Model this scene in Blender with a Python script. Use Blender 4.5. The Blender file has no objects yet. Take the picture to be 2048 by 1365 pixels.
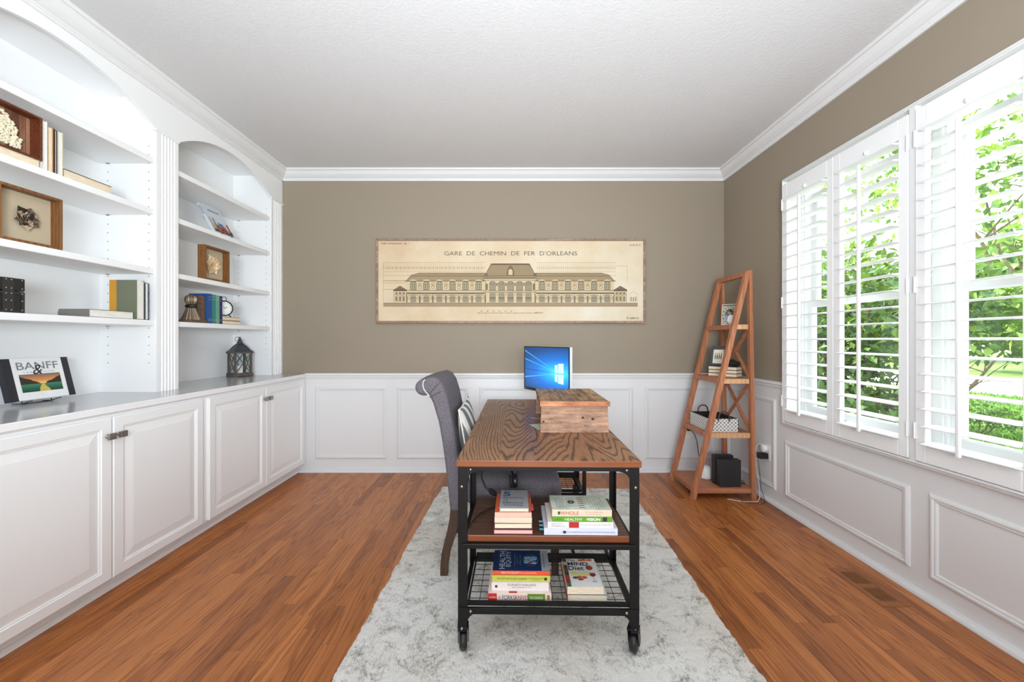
import bpy, bmesh, math, random
import numpy as np
from mathutils import Vector, Matrix, Euler

# ---------------------------------------------------------------- camera, sky, sun, exposure
SC = bpy.context.scene
COL = SC.collection
EYE = 1.195
cam_data = bpy.data.cameras.new('camera')
cam_data.sensor_width = 36.0
cam_data.lens = 14.0
cam_data.shift_x = 2.0 / 2048
cam_data.shift_y = -2.5 / 2048
cam_data.clip_start = 0.05
cam_data.clip_end = 300
cam = bpy.data.objects.new('camera', cam_data)
cam.location = (0, 0, EYE)
cam.rotation_euler = (math.radians(90), 0, 0)
COL.objects.link(cam)
SC.camera = cam

world = bpy.data.worlds.new('daylight_sky')
SC.world = world
world.use_nodes = True
wb = world.node_tree.nodes['Background']
wb.inputs['Color'].default_value = (0.90, 0.965, 1.03, 1)
wb.inputs['Strength'].default_value = 2.3

sun_data = bpy.data.lights.new('sun', 'SUN')
sun_data.energy = 4.6
sun_data.angle = math.radians(3)
sun_data.color = (1.0, 0.97, 0.93)
sun = bpy.data.objects.new('sun', sun_data)
# shines from the far left over the house: falls on the garden, never through the windows
sun.rotation_euler = Vector((0.55, -0.30, -0.78)).to_track_quat('-Z', 'Y').to_euler()
COL.objects.link(sun)

def area(name, loc, target, sx, sy, energy, color=(1, 1, 1), spread=180):
    d = bpy.data.lights.new(name, 'AREA')
    d.shape = 'RECTANGLE'; d.size = sx; d.size_y = sy
    d.energy = energy; d.color = color; d.spread = math.radians(spread)
    o = bpy.data.objects.new(name, d)
    o.location = loc
    o.rotation_euler = (Vector(target) - Vector(loc)).to_track_quat('-Z', 'Y').to_euler()
    COL.objects.link(o)
    return o
# added fill lamps, unseen behind the camera, bounced off the ceiling
area('fill_bounce', (0.0, -1.0, 1.35), (0.0, 0.3, 2.73), 0.8, 0.8, 58, (0.90, 0.99, 1.08), 150)
area('fill_bounce_side', (0.9, -0.9, 1.3), (-0.5, 2.0, 2.73), 0.6, 0.6, 6.0, (0.93, 0.99, 1.06), 100)

SC.view_settings.view_transform = 'Standard'
SC.view_settings.look = 'None'
SC.view_settings.gamma = 1.0
SC.view_settings.exposure = 1.17
SC.view_settings.use_curve_mapping = False
SC.cycles.use_denoising = True
SC.cycles.max_bounces = 12
SC.cycles.diffuse_bounces = 7
SC.cycles.transparent_max_bounces = 16
SC.cycles.sample_clamp_indirect = 6.0

# ---------------------------------------------------------------- materials
def srgb(r, g, b):
    f = lambda c: (c / 255 / 12.92) if c / 255 <= 0.04045 else ((c / 255 + 0.055) / 1.055) ** 2.4
    return (f(r), f(g), f(b), 1)

class G:
    """small node graph writer"""
    def __init__(s, name, rough=0.5, metallic=0.0, color=None, spec=None):
        s.m = bpy.data.materials.new(name); s.m.use_nodes = True
        s.nt = s.m.node_tree
        s.b = s.nt.nodes['Principled BSDF']
        s.b.inputs['Roughness'].default_value = rough
        s.b.inputs['Metallic'].default_value = metallic
        if spec is not None: s.b.inputs['Specular IOR Level'].default_value = spec
        if color is not None:
            s.b.inputs['Base Color'].default_value = color
            s.m.diffuse_color = color
    def n(s, t, **kw):
        nd = s.nt.nodes.new(t)
        for k, v in kw.items(): setattr(nd, k, v)
        return nd
    def l(s, a, b): s.nt.links.new(a, b)
    def put(s, sock, v):
        if isinstance(v, bpy.types.NodeSocket): s.l(v, sock)
        else: sock.default_value = v
    def obj(s): return s.n('ShaderNodeTexCoord').outputs['Object']
    def math(s, op, a, b=0.0, c=None):
        nd = s.n('ShaderNodeMath', operation=op)
        s.put(nd.inputs[0], a); s.put(nd.inputs[1], b)
        if c is not None: s.put(nd.inputs[2], c)
        return nd.outputs[0]
    def sep(s, v):
        nd = s.n('ShaderNodeSeparateXYZ'); s.l(v, nd.inputs[0]); return nd.outputs
    def comb(s, x, y, z=0.0):
        nd = s.n('ShaderNodeCombineXYZ')
        s.put(nd.inputs[0], x); s.put(nd.inputs[1], y); s.put(nd.inputs[2], z)
        return nd.outputs[0]
    def mapping(s, v, scale=(1, 1, 1), loc=(0, 0, 0), rot=(0, 0, 0)):
        nd = s.n('ShaderNodeMapping'); s.l(v, nd.inputs[0])
        nd.inputs['Scale'].default_value = scale; nd.inputs['Location'].default_value = loc
        nd.inputs['Rotation'].default_value = rot
        return nd.outputs[0]
    def noise(s, v, scale=5, detail=4, rough=0.5, dist=0.0):
        nd = s.n('ShaderNodeTexNoise'); s.l(v, nd.inputs['Vector'])
        nd.inputs['Scale'].default_value = scale; nd.inputs['Detail'].default_value = detail
        nd.inputs['Roughness'].default_value = rough; nd.inputs['Distortion'].default_value = dist
        return nd.outputs['Fac']
    def white(s, v):
        nd = s.n('ShaderNodeTexWhiteNoise'); s.l(v, nd.inputs['Vector']); return nd.outputs['Value']
    def ramp(s, f, stops, interp='LINEAR'):
        nd = s.n('ShaderNodeValToRGB'); s.put(nd.inputs[0], f)
        cr = nd.color_ramp; cr.interpolation = interp
        while len(cr.elements) < len(stops): cr.elements.new(0.5)
        for e, (p, c) in zip(cr.elements, stops):
            e.position = p; e.color = c if len(c) == 4 else (*c, 1)
        return nd.outputs[0]
    def mix(s, f, a, b, mode='MIX'):
        nd = s.n('ShaderNodeMix', data_type='RGBA', blend_type=mode)
        s.put(nd.inputs[0], f); s.put(nd.inputs[6], a); s.put(nd.inputs[7], b)
        return nd.outputs[2]
    def color(s, v): s.put(s.b.inputs['Base Color'], v); return s
    def rough(s, v): s.put(s.b.inputs['Roughness'], v); return s
    def bump(s, h, strength=0.3, dist=0.01):
        nd = s.n('ShaderNodeBump'); s.l(h, nd.inputs['Height'])
        nd.inputs['Strength'].default_value = strength; nd.inputs['Distance'].default_value = dist
        s.l(nd.outputs[0], s.b.inputs['Normal']); return s

_plain = {}
def plain(rgb, rough=0.55, metallic=0.0, name=None):
    key = (rgb, rough, metallic)
    if key not in _plain:
        g = G(name or 'paint_%d_%d_%d' % rgb, rough, metallic, srgb(*rgb))
        v = g.noise(g.obj(), 60, 2)
        c = srgb(*rgb)
        g.color(g.mix(v, tuple(x * 0.94 for x in c[:3]) + (1,), tuple(min(1, x * 1.05) for x in c[:3]) + (1,)))
        _plain[key] = g.m
    return _plain[key]

def wood(name, dark, mid, light, axis='y', freq=45, stretch=14, rough=0.45, distort=3.0, bump=0.15, fine=1.0):
    g = G(name, rough)
    sc = {'x': (1 / stretch, 1, 1), 'y': (1, 1 / stretch, 1), 'z': (1, 1, 1 / stretch)}[axis]
    v = g.mapping(g.obj(), scale=sc)
    n1 = g.noise(v, 6, 3, 0.5, 0.4)
    sp = g.sep(v)
    across = g.math('ADD', sp[0] if axis != 'x' else sp[1], g.math('MULTIPLY', sp[2] if axis != 'z' else sp[1], 0.7))
    ph = g.math('ADD', g.math('MULTIPLY', across, freq * 6.28), g.math('MULTIPLY', n1, distort * 6.28))
    ring = g.math('ADD', g.math('MULTIPLY', g.math('SINE', ph), 0.5), 0.5)
    ring = g.math('POWER', ring, 1.7)
    n2 = g.noise(v, 150 * fine, 4, 0.65)
    n3 = g.noise(v, 3, 2)
    f = g.math('ADD', g.math('MULTIPLY', ring, 0.17), g.math('ADD', g.math('MULTIPLY', n2, 0.62), g.math('MULTIPLY', n3, 0.22)))
    g.color(g.ramp(f, [(0.15, dark), (0.5, mid), (0.85, light)]))
    g.bump(f, bump, 0.002)
    return g.m

def m_floor():
    g = G('oak_floor', 0.33)
    sp = g.sep(g.obj())
    W = 0.0572
    r = g.math('DIVIDE', sp[0], W); row = g.math('FLOOR', r); fr = g.math('FRACT', r)
    off = g.math('MULTIPLY', g.white(g.comb(row, 3.7)), 7.0)
    yy = g.math('DIVIDE', g.math('ADD', sp[1], off), 0.85)
    idx = g.math('FLOOR', yy); fy = g.math('FRACT', yy)
    rnd = g.white(g.comb(row, idx, 1.0)); rnd2 = g.white(g.comb(row, idx, 5.0))
    v = g.comb(g.math('ADD', sp[0], g.math('MULTIPLY', rnd, 9.0)), g.math('MULTIPLY', g.math('ADD', sp[1], g.math('MULTIPLY', rnd2, 5.0)), 0.075), rnd2)
    n1 = g.noise(v, 9, 2, 0.5, 0.3)
    ph = g.math('ADD', g.math('MULTIPLY', sp[0], 150.0), g.math('MULTIPLY', n1, 100.0))
    ring = g.math('POWER', g.math('ADD', g.math('MULTIPLY', g.math('SINE', ph), 0.5), 0.5), 2.2)
    fine = g.noise(v, 150, 4, 0.72)
    f = g.math('ADD', g.math('MULTIPLY', ring, 0.30), g.math('MULTIPLY', fine, 0.58))
    col = g.ramp(f, [(0.10, srgb(204, 133, 74)), (0.42, srgb(182, 111, 55)), (0.80, srgb(124, 69, 30))])
    tint = g.ramp(rnd, [(0.0, srgb(186, 174, 166)), (0.22, srgb(222, 214, 208)), (0.7, srgb(242, 240, 238)), (1.0, srgb(255, 255, 255))])
    col = g.mix(1.0, col, tint, 'MULTIPLY')
    e1 = g.math('LESS_THAN', g.math('MINIMUM', fr, g.math('SUBTRACT', 1.0, fr)), 0.014)
    e2 = g.math('LESS_THAN', fy, 0.0016)
    gap = g.math('MAXIMUM', e1, e2)
    col = g.mix(g.math('MULTIPLY', gap, 0.62), col, srgb(70, 36, 18))
    g.color(col)
    g.rough(g.math('ADD', 0.30, g.math('MULTIPLY', fine, 0.16)))
    h = g.math('SUBTRACT', g.math('MULTIPLY', f, -0.25), gap)
    g.bump(h, 0.12, 0.002)
    return g.m

def m_desk(name='dark_oak_desktop'):
    g = G(name, 0.36)
    o = g.obj(); sp = g.sep(o)
    W = 0.135
    r = g.math('DIVIDE', g.math('ADD', sp[0], 0.05), W); row = g.math('FLOOR', r); fr = g.math('FRACT', r)
    rnd = g.white(g.comb(row, 2.0, 1.0))
    v = g.comb(g.math('ADD', sp[0], g.math('MULTIPLY', rnd, 3.0)), g.math('ADD', g.math('MULTIPLY', sp[1], 0.16), g.math('MULTIPLY', rnd, 4.0)), g.math('MULTIPLY', sp[2], 0.3))
    n1 = g.noise(v, 4.2, 1, 0.4, 0.1)
    jag = g.noise(g.mapping(o, scale=(1, .12, 1)), 46, 3, .6)
    ph = g.math('ADD', g.math('MULTIPLY', sp[0], 150.0), g.math('ADD', g.math('MULTIPLY', n1, 200.0), g.math('MULTIPLY', jag, 5.0)))
    ring = g.math('POWER', g.math('ADD', g.math('MULTIPLY', g.math('SINE', ph), 0.5), 0.5), 5.0)
    fine = g.noise(g.mapping(o, scale=(1, 0.05, 1)), 320, 2, 0.6)
    blot = g.noise(o, 2.6, 2)
    f = g.math('ADD', g.math('MULTIPLY', ring, 0.42), g.math('ADD', g.math('MULTIPLY', fine, 0.42), g.math('MULTIPLY', blot, 0.30)))
    g.color(g.ramp(f, [(0.20, srgb(158, 114, 80)), (0.42, srgb(122, 82, 56)), (0.66, srgb(74, 48, 34)), (0.95, srgb(34, 22, 18))]))
    g.bump(f, -0.25, 0.002)
    return g.m

def m_fabric(name, c1, c2, sc=900):
    g = G(name, 0.95, spec=0.2)
    o = g.obj()
    a = g.noise(g.mapping(o, scale=(1, 1, 0.12)), sc, 2)
    b = g.noise(g.mapping(o, scale=(0.15, 0.15, 1)), sc, 2)
    f = g.math('MULTIPLY', g.math('ADD', a, b), 0.5)
    g.color(g.ramp(f, [(0.38, c1), (0.62, c2)]))
    g.bump(f, 0.35, 0.002)
    return g.m

def m_glass():
    g = G('window_glass', 0.02)
    g.nt.nodes.remove(g.b)
    tr = g.n('ShaderNodeBsdfTransparent'); tr.inputs[0].default_value = (0.94, 0.97, 0.96, 1)
    gl = g.n('ShaderNodeBsdfGlossy'); gl.inputs['Roughness'].default_value = 0.02
    lw = g.n('ShaderNodeLayerWeight'); lw.inputs[0].default_value = 0.5
    fr = g.n('ShaderNodeMath', operation='MULTIPLY_ADD')
    g.l(g.math('POWER', lw.outputs['Facing'], 5.0), fr.inputs[0]); fr.inputs[1].default_value = .7; fr.inputs[2].default_value = .035
    mx = g.n('ShaderNodeMixShader')
    g.l(fr.outputs[0], mx.inputs[0]); g.l(tr.outputs[0], mx.inputs[1]); g.l(gl.outputs[0], mx.inputs[2])
    out = [n for n in g.nt.nodes if n.type == 'OUTPUT_MATERIAL'][0]
    g.l(mx.outputs[0], out.inputs[0])
    return g.m

def m_leaf(name, c1, c2):
    g = G(name, 0.55)
    v = g.noise(g.obj(), 7, 2)
    col = g.mix(v, c1, c2)
    g.color(col)
    t = g.n('ShaderNodeBsdfTranslucent'); g.l(g.mix(0.35, col, srgb(170, 200, 70), 'MIX'), t.inputs[0])
    mx = g.n('ShaderNodeMixShader'); mx.inputs[0].default_value = 0.3
    g.l(g.b.outputs[0], mx.inputs[1]); g.l(t.outputs[0], mx.inputs[2])
    out = [n for n in g.nt.nodes if n.type == 'OUTPUT_MATERIAL'][0]
    g.l(mx.outputs[0], out.inputs[0])
    return g.m

def m_emit(name, rgb, s=1.0):
    g = G(name, 0.3, color=(0.01, 0.01, 0.01, 1))
    g.b.inputs['Emission Color'].default_value = srgb(*rgb)
    g.b.inputs['Emission Strength'].default_value = s
    return g.m

M = {}
M['floor'] = m_floor()
M['desk'] = m_desk()
M['glass'] = m_glass()

def wall_paint():
    g = G('taupe_wall_paint', 0.7)
    v = g.noise(g.obj(), 1.5, 3)
    g.color(g.mix(v, srgb(146, 134, 117), srgb(151, 138, 120)))
    g.bump(g.noise(g.obj(), 260, 2), 0.05, 0.001)
    return g.m
M['taupe'] = wall_paint()
def white_paint(name, rgb, rough):
    g = G(name, rough)
    c = srgb(*rgb)
    v = g.noise(g.obj(), 2.0, 3)
    g.color(g.mix(v, tuple(x * 0.97 for x in c[:3]) + (1,), c))
    return g.m
M['white'] = white_paint('white_trim_paint', (225, 225, 225), 0.32)
M['casework'] = white_paint('white_casework_paint', (240, 240, 240), 0.38)
M['counter'] = white_paint('counter_top_shade', (180, 181, 182), 0.16)  # shade and reflection on the white top face, painted in as grey
def ceil_paint():
    g = G('textured_ceiling_paint', 0.9)
    g.color(srgb(215, 215, 215))
    a = g.noise(g.obj(), 75, 4, 0.55, 0.8)
    h = g.ramp(a, [(0.42, (0, 0, 0)), (0.62, (1, 1, 1))])
    g.bump(h, 0.22, 0.003)
    return g.m
M['ceiling'] = ceil_paint()
M['black_metal'] = G('black_iron', 0.42, 0.6, srgb(30, 29, 29)).m
M['nickel'] = G('brushed_nickel', 0.28, 1.0, srgb(158, 152, 144)).m
M['dark'] = plain((18, 18, 19), 0.5)
M['pages'] = None
def m_pages():
    g = G('book_pages', 0.9)
    sp = g.sep(g.obj())
    f = g.noise(g.mapping(g.obj(), scale=(1, 1, 60)), 30, 2)
    g.color(g.ramp(f, [(0.35, srgb(206, 186, 158)), (0.6, srgb(240, 224, 198))]))
    return g.m
M['pages'] = m_pages()
def m_pages2():
    g = G('white_book_pages', 0.9)
    f = g.noise(g.mapping(g.obj(), scale=(1, 1, 60)), 30, 2)
    g.color(g.ramp(f, [(0.35, srgb(206, 202, 192)), (0.6, srgb(240, 237, 228))]))
    return g.m
M['pages_white'] = m_pages2()
M['cork'] = plain((20, 18, 16), 0.9)

# ---------------------------------------------------------------- mesh helpers
class MB:
    def __init__(s): s.v = []; s.f = []; s.mi = []; s.sm = []
    def add(s, verts, faces, mi=0, smooth=False, mat=None):
        o = len(s.v)
        if mat is not None: verts = [mat @ Vector(v) for v in verts]
        s.v += [tuple(v) for v in verts]
        s.f += [tuple(i + o for i in f) for f in faces]
        s.mi += [mi] * len(faces); s.sm += [smooth] * len(faces)
        return s
    def box(s, a, b, mi=0, mat=None):
        x0, y0, z0 = [min(a[i], b[i]) for i in range(3)]; x1, y1, z1 = [max(a[i], b[i]) for i in range(3)]
        v = [(x0,y0,z0),(x1,y0,z0),(x1,y1,z0),(x0,y1,z0),(x0,y0,z1),(x1,y0,z1),(x1,y1,z1),(x0,y1,z1)]
        f = [(0,3,2,1),(4,5,6,7),(0,1,5,4),(1,2,6,5),(2,3,7,6),(3,0,4,7)]
        return s.add(v, f, mi, False, mat)
    def bar(s, p, q, w, h, mi=0, up=(0, 0, 1), mat=None):
        """square bar from p to q, w across, h along up"""
        p = Vector(p); q = Vector(q); d = (q - p).normalized(); u = Vector(up)
        x = d.cross(u)
        if x.length < 1e-5: x = Vector((1, 0, 0))
        x.normalize(); u = x.cross(d).normalized()
        c = [(-.5, -.5), (.5, -.5), (.5, .5), (-.5, .5)]
        v = [p + x * (a * w) + u * (b * h) for a, b in c] + [q + x * (a * w) + u * (b * h) for a, b in c]
        f = [(0,3,2,1),(4,5,6,7),(0,1,5,4),(1,2,6,5),(2,3,7,6),(3,0,4,7)]
        return s.add(v, f, mi, False, mat)
    def prism(s, pts, a, b, axis='y', mi=0, smooth=False, mat=None):
        """polygon pts extruded along axis from a to b. pts are (x,z) for y, (y,z) for x, (x,y) for z"""
        def P(p, t):
            return {'y': (p[0], t, p[1]), 'x': (t, p[0], p[1]), 'z': (p[0], p[1], t)}[axis]
        n = len(pts)
        v = [P(p, a) for p in pts] + [P(p, b) for p in pts]
        s.add(v, [tuple(range(n)), tuple(range(2 * n - 1, n - 1, -1))], mi, False, mat)
        s.add(v, [(i, i + n, (i + 1) % n + n, (i + 1) % n) for i in range(n)], mi, smooth, mat)
        return s
    def tube(s, pts, r, seg=8, mi=0, mat=None, closed=False):
        pts = [Vector(p) for p in pts]; n = len(pts)
        rr = r if isinstance(r, (list, tuple)) else [r] * n
        rings = []; prev = None
        for i, p in enumerate(pts):
            if closed: d = pts[(i + 1) % n] - pts[i - 1]
            else: d = pts[min(i + 1, n - 1)] - pts[max(i - 1, 0)]
            d.normalize()
            if prev is None:
                x = d.orthogonal().normalized()
            else:
                x = (prev - d * prev.dot(d))
                x = x.normalized() if x.length > 1e-6 else d.orthogonal().normalized()
            prev = x; y = d.cross(x)
            rings.append([p + (x * math.cos(t) + y * math.sin(t)) * rr[i] for t in [2 * math.pi * k / seg for k in range(seg)]])
        v = [q for ring in rings for q in ring]; f = []
        for i in range(n - 1 + (1 if closed else 0)):
            a = i * seg; b = ((i + 1) % n) * seg
            f += [(a + k, a + (k + 1) % seg, b + (k + 1) % seg, b + k) for k in range(seg)]
        s.add(v, f, mi, True, mat)
        if not closed:
            s.add(rings[0], [tuple(range(seg - 1, -1, -1))], mi, False, mat)
            s.add(rings[-1], [tuple(range(seg))], mi, False, mat)
        return s
    def lathe(s, prof, seg=24, mi=0, mat=None, flute=0, depth=0.0, smooth=True, a0=0.0):
        """prof: (r, z) pairs around z"""
        v = []
        for r, z in prof:
            for k in range(seg):
                t = a0 + 2 * math.pi * k / seg
                q = r * (1 + (depth * math.cos(flute * t) if flute else 0))
                v.append((q * math.cos(t), q * math.sin(t), z))
        f = []
        for i in range(len(prof) - 1):
            a = i * seg; b = a + seg
            f += [(a + k, a + (k + 1) % seg, b + (k + 1) % seg, b + k) for k in range(seg)]
        s.add(v, f, mi, smooth, mat)
        s.add(v[:seg], [tuple(range(seg - 1, -1, -1))], mi, False, mat)
        s.add(v[-seg:], [tuple(range(seg))], mi, False, mat)
        return s
    def ell(s, c, r, mi=0, seg=14, rings=9, mat=None, smooth=True):
        prof = []
        v = []; f = []
        for i in range(rings + 1):
            t = -math.pi / 2 + math.pi * i / rings
            for k in range(seg):
                a = 2 * math.pi * k / seg
                v.append((c[0] + r[0] * math.cos(t) * math.cos(a), c[1] + r[1] * math.cos(t) * math.sin(a), c[2] + r[2] * math.sin(t)))
        for i in range(rings):
            a = i * seg; b = a + seg
            f += [(a + k, a + (k + 1) % seg, b + (k + 1) % seg, b + k) for k in range(seg)]
        return s.add(v, f, mi, smooth, mat)
    def ring(s, o, u, v, n, rect, prof, mi=0, cap=True, capmi=None):
        """mitred rectangular moulding. o origin, u v n unit vectors, rect (u0,u1,v0,v1), prof [(inset,height)]"""
        o = Vector(o); u = Vector(u); v = Vector(v); n = Vector(n)
        u0, u1, v0, v1 = rect; vs = []
        for d, h in prof:
            for a, b in ((u0 + d, v0 + d), (u1 - d, v0 + d), (u1 - d, v1 - d), (u0 + d, v1 - d)):
                vs.append(o + u * a + v * b + n * h)
        f = []
        for i in range(len(prof) - 1):
            a = i * 4; b = a + 4
            f += [(a + k, a + (k + 1) % 4, b + (k + 1) % 4, b + k) for k in range(4)]
        s.add(vs, f, mi)
        if cap: s.add(vs[-4:], [(0, 1, 2, 3)], mi if capmi is None else capmi)
        return s
    def build(s, name, mats, parent=None, bevel=0, seg=2, sub=0, fix=True, loc=None, autosmooth=False):
        me = bpy.data.meshes.new(name)
        me.from_pydata(s.v, [], s.f)
        if not isinstance(mats, (list, tuple)): mats = [mats]
        for m in mats: me.materials.append(m)
        me.polygons.foreach_set('material_index', s.mi)
        me.polygons.foreach_set('use_smooth', s.sm)
        if fix:
            bm = bmesh.new(); bm.from_mesh(me)
            bmesh.ops.recalc_face_normals(bm, faces=bm.faces)
            bm.to_mesh(me); bm.free()
        me.update()
        o = bpy.data.objects.new(name, me)
        if parent is not None: o.parent = parent
        if loc is not None: o.location = loc
        COL.objects.link(o)
        if bevel:
            md = o.modifiers.new('bevel', 'BEVEL'); md.width = bevel; md.segments = seg
            md.limit_method = 'ANGLE'; md.angle_limit = math.radians(40)
        if sub:
            md = o.modifiers.new('sub', 'SUBSURF'); md.levels = sub; md.render_levels = sub
        return o

def thing(name, label, cat, loc=(0, 0, 0), rot=(0, 0, 0), group=None):
    o = bpy.data.objects.new(name, None)
    o.empty_display_size = 0.05
    o.location = loc
    o.rotation_euler = (0, 0, rot) if not isinstance(rot, (tuple, list, Euler)) else rot
    COL.objects.link(o)
    return tag(o, label, cat, group)
def tag(o, label=None, cat=None, group=None, kind=None):
    if label: o['label'] = label
    if cat: o['category'] = cat
    if group: o['group'] = group
    if kind: o['kind'] = kind
    return o
def struct(name, mb, mats, parent=None, label=None, **kw):
    o = mb.build(name, mats, parent, **kw)
    if parent is None: o['kind'] = 'structure'
    if label: o['label'] = label
    return o
def copy_tree(o, parent=None):
    c = o.copy(); COL.objects.link(c)
    c.parent = parent
    for ch in list(o.children): copy_tree(ch, c)
    return c

def lettering(body, c, u, v, w, h, mat, parent=None, name='lettering', thick=0.0004, lift=0.0005, bold=0.0, shear=0.0):
    """flat raised letters fitted in a w x h box centred on c, reading along u, up along v"""
    cu = bpy.data.curves.new('t', 'FONT'); cu.body = body; cu.size = 1.0
    cu.align_x = 'CENTER'; cu.resolution_u = 3; cu.offset = bold; cu.shear = shear
    tmp = bpy.data.objects.new('t', cu)
    me = bpy.data.meshes.new_from_object(tmp)
    bpy.data.objects.remove(tmp); bpy.data.curves.remove(cu)
    n = len(me.vertices)
    co = np.empty(n * 3); me.vertices.foreach_get('co', co); co = co.reshape(-1, 3)
    mn = co.min(0); mx = co.max(0)
    u = Vector(u).normalized(); v = Vector(v).normalized(); nn = u.cross(v).normalized(); c = Vector(c)
    sx = w / (mx[0] - mn[0]); sy = h / (mx[1] - mn[1])
    for i, vt in enumerate(me.vertices):
        x = (co[i][0] - (mn[0] + mx[0]) / 2) * sx; y = (co[i][1] - (mn[1] + mx[1]) / 2) * sy
        vt.co = c + u * x + v * y + nn * lift
    me.name = name
    me.materials.clear(); me.materials.append(mat)
    o = bpy.data.objects.new(name, me)
    if parent is not None: o.parent = parent
    COL.objects.link(o)
    return o
# ---------------------------------------------------------------- room shell
YB = 3.618; XR = 1.935; XL = -2.42; H = 2.725; YF = -2.3
BX = -2.076           # front plane of the upper bookcases
mb = MB(); mb.box((XL - .1, YF, -.15), (XR + .17, YB + .15, 0)); struct('floor', mb, M['floor'])
mb = MB(); mb.box((XL - .6, YF - .4, H), (XR + .75, YB + .5, H + .22)); struct('ceiling', mb, M['ceiling'])
mb = MB(); mb.box((XL - .1, YB, 0), (XR + .17, YB + .15, H)); struct('wall_back', mb, M['taupe'])
mb = MB(); mb.box((XL - .12, YF, 0), (XL, YB, H)); struct('wall_left', mb, M['white'])
mb = MB(); mb.box((XL - .12, YF - .12, 0), (-.75, YF, H)); mb.box((.75, YF - .12, 0), (XR + .165, YF, H)); mb.box((-.75, YF - .12, 2.1), (.75, YF, H))
struct('wall_front', mb, M['taupe'])
# right wall with the window opening
WY0, WY1, WZ0, WZ1 = 0.945, 2.775, 0.64, 2.27
mb = MB()
mb.box((XR, YF, 0), (XR + .165, WY0, H)); mb.box((XR, WY1, 0), (XR + .165, YB, H))
mb.box((XR, WY0, 0), (XR + .165, WY1, WZ0)); mb.box((XR, WY0, WZ1), (XR + .165, WY1, H))
struct('wall_right', mb, M['taupe'])

# crown moulding profile: distance from wall, height
CR = [(0, 2.635), (.012, 2.635), (.016, 2.645), (.012, 2.652), (.018, 2.658), (.030, 2.664), (.050, 2.680), (.064, 2.700),
      (.070, 2.707), (.080, 2.709), (.084, 2.716), (.084, H), (0, H)]
mb = MB(); mb.prism([(YB - d, z) for d, z in CR], BX, XR, 'x'); struct('trim_1', mb, M['white'], label='white crown moulding along the back wall')
mb = MB(); mb.prism([(XR - d, z) for d, z in CR], YF, YB, 'y'); struct('trim_2', mb, M['white'], label='white crown moulding along the window wall')
mb = MB(); mb.prism([(BX + d, z) for d, z in CR], YF, YB, 'y'); struct('trim_3', mb, M['white'], label='white crown moulding above the bookcases')

# wainscot back
WT = .013
mb = MB(); mb.box((-2.07, YB - WT, 0), (XR, YB, .845)); struct('trim_4', mb, M['white'], label='white wainscot board on the back wall')
CH = [(0, .838), (.016, .838), (.018, .848), (.024, .852), (.026, .868), (.034, .874), (.034, .889), (.028, .893), (0, .893)]
mb = MB(); mb.prism([(YB - d, z) for d, z in CH], -1.86, XR, 'x'); struct('trim_5', mb, M['white'], label='white chair rail on the back wall')
BS = [(0, 0), (.034, 0), (.034, .006), (.030, .016), (.020, .022), (.0, .024)]
mb = MB(); mb.prism([(YB - WT - d + .001, z) for d, z in BS], -1.93, XR, 'x'); struct('baseboard_back', mb, M['white'])
FP = [(0, 0), (.001, .006), (.006, .010), (.012, .013), (.018, .013), (.022, .008), (.030, .008), (.034, .005), (.036, 0)]
for k, (a, b) in enumerate([(-1.772, -1.122), (-1.031, -.382), (-.286, .366), (.462, 1.104), (1.208, 1.85)]):
    mb = MB(); mb.ring((0, YB - WT, 0), (1, 0, 0), (0, 0, 1), (0, -1, 0), (a, b, .118, .772), FP, cap=False)
    struct('trim_%d' % (6 + k), mb, M['white'], label='white raised picture-frame moulding on the back wainscot')
# wainscot right
XW = XR - WT
mb = MB(); mb.box((XW, YF, 0), (XR, YB, .60)); mb.box((XW, 2.79, .6), (XR, YB, .845)); mb.box((XW, YF, .6), (XR, .93, .845))
struct('trim_11', mb, M['white'], label='white wainscot board on the window wall')
mb = MB(); mb.prism([(XR - d, z) for d, z in CH], 2.79, YB, 'y'); mb.prism([(XR - d, z) for d, z in CH], YF, .93, 'y')
struct('trim_12', mb, M['white'], label='white chair rail on the window wall')
mb = MB(); mb.prism([(XW - d + .001, z) for d, z in BS], YF, YB, 'y'); struct('baseboard_right', mb, M['white'])
for k, (a, b, z1) in enumerate([(2.885, 3.53, .765), (1.915, 2.785, .492), (.95, 1.825, .492)]):
    mb = MB(); mb.ring((XW, 0, 0), (0, -1, 0), (0, 0, 1), (-1, 0, 0), (-b, -a, .103, z1), FP, cap=False)
    struct('trim_%d' % (13 + k), mb, M['white'], label='white raised picture-frame moulding under the window')

# ---------------------------------------------------------------- windows behind the shutters
def window(name, y0, y1, z0=.70, z1=2.20, zm=1.44):
    mb = MB()
    # outer jamb
    mb.ring((XR, 0, 0), (0, -1, 0), (0, 0, 1), (-1, 0, 0), (-y1 - .06, -y0 + .06, z0 - .06, z1 + .07), [(0, -.16), (0, -.082), (.018, -.082), (.018, -.092), (.030, -.092), (.030, -.16)], cap=False)
    w = struct(name, mb, M['white'])
    mb = MB()
    for x, a, b in ((XR + .140, zm - .02, z1), (XR + .110, z0, zm + .02)):
        mb.ring((x, 0, 0), (0, -1, 0), (0, 0, 1), (-1, 0, 0), (-y1 - .031, -y0 + .031, a - .0, b), [(0, -.03), (0, 0), (.038, 0), (.046, -.008), (.046, -.03), (0, -.03)], cap=False)
    mb.build('sash', M['white'], w)
    mb = MB()
    for x, a, b in ((XR + .155, zm, z1 - .04), (XR + .125, z0 + .04, zm)):
        mb.add([(x, y0, a), (x, y1, a), (x, y1, b), (x, y0, b)], [(0, 1, 2, 3)])
    mb.build('pane', M['glass'], w)
    return w
window('window_1', 1.95, 2.715)
window('window_2', 1.01, 1.82)
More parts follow.
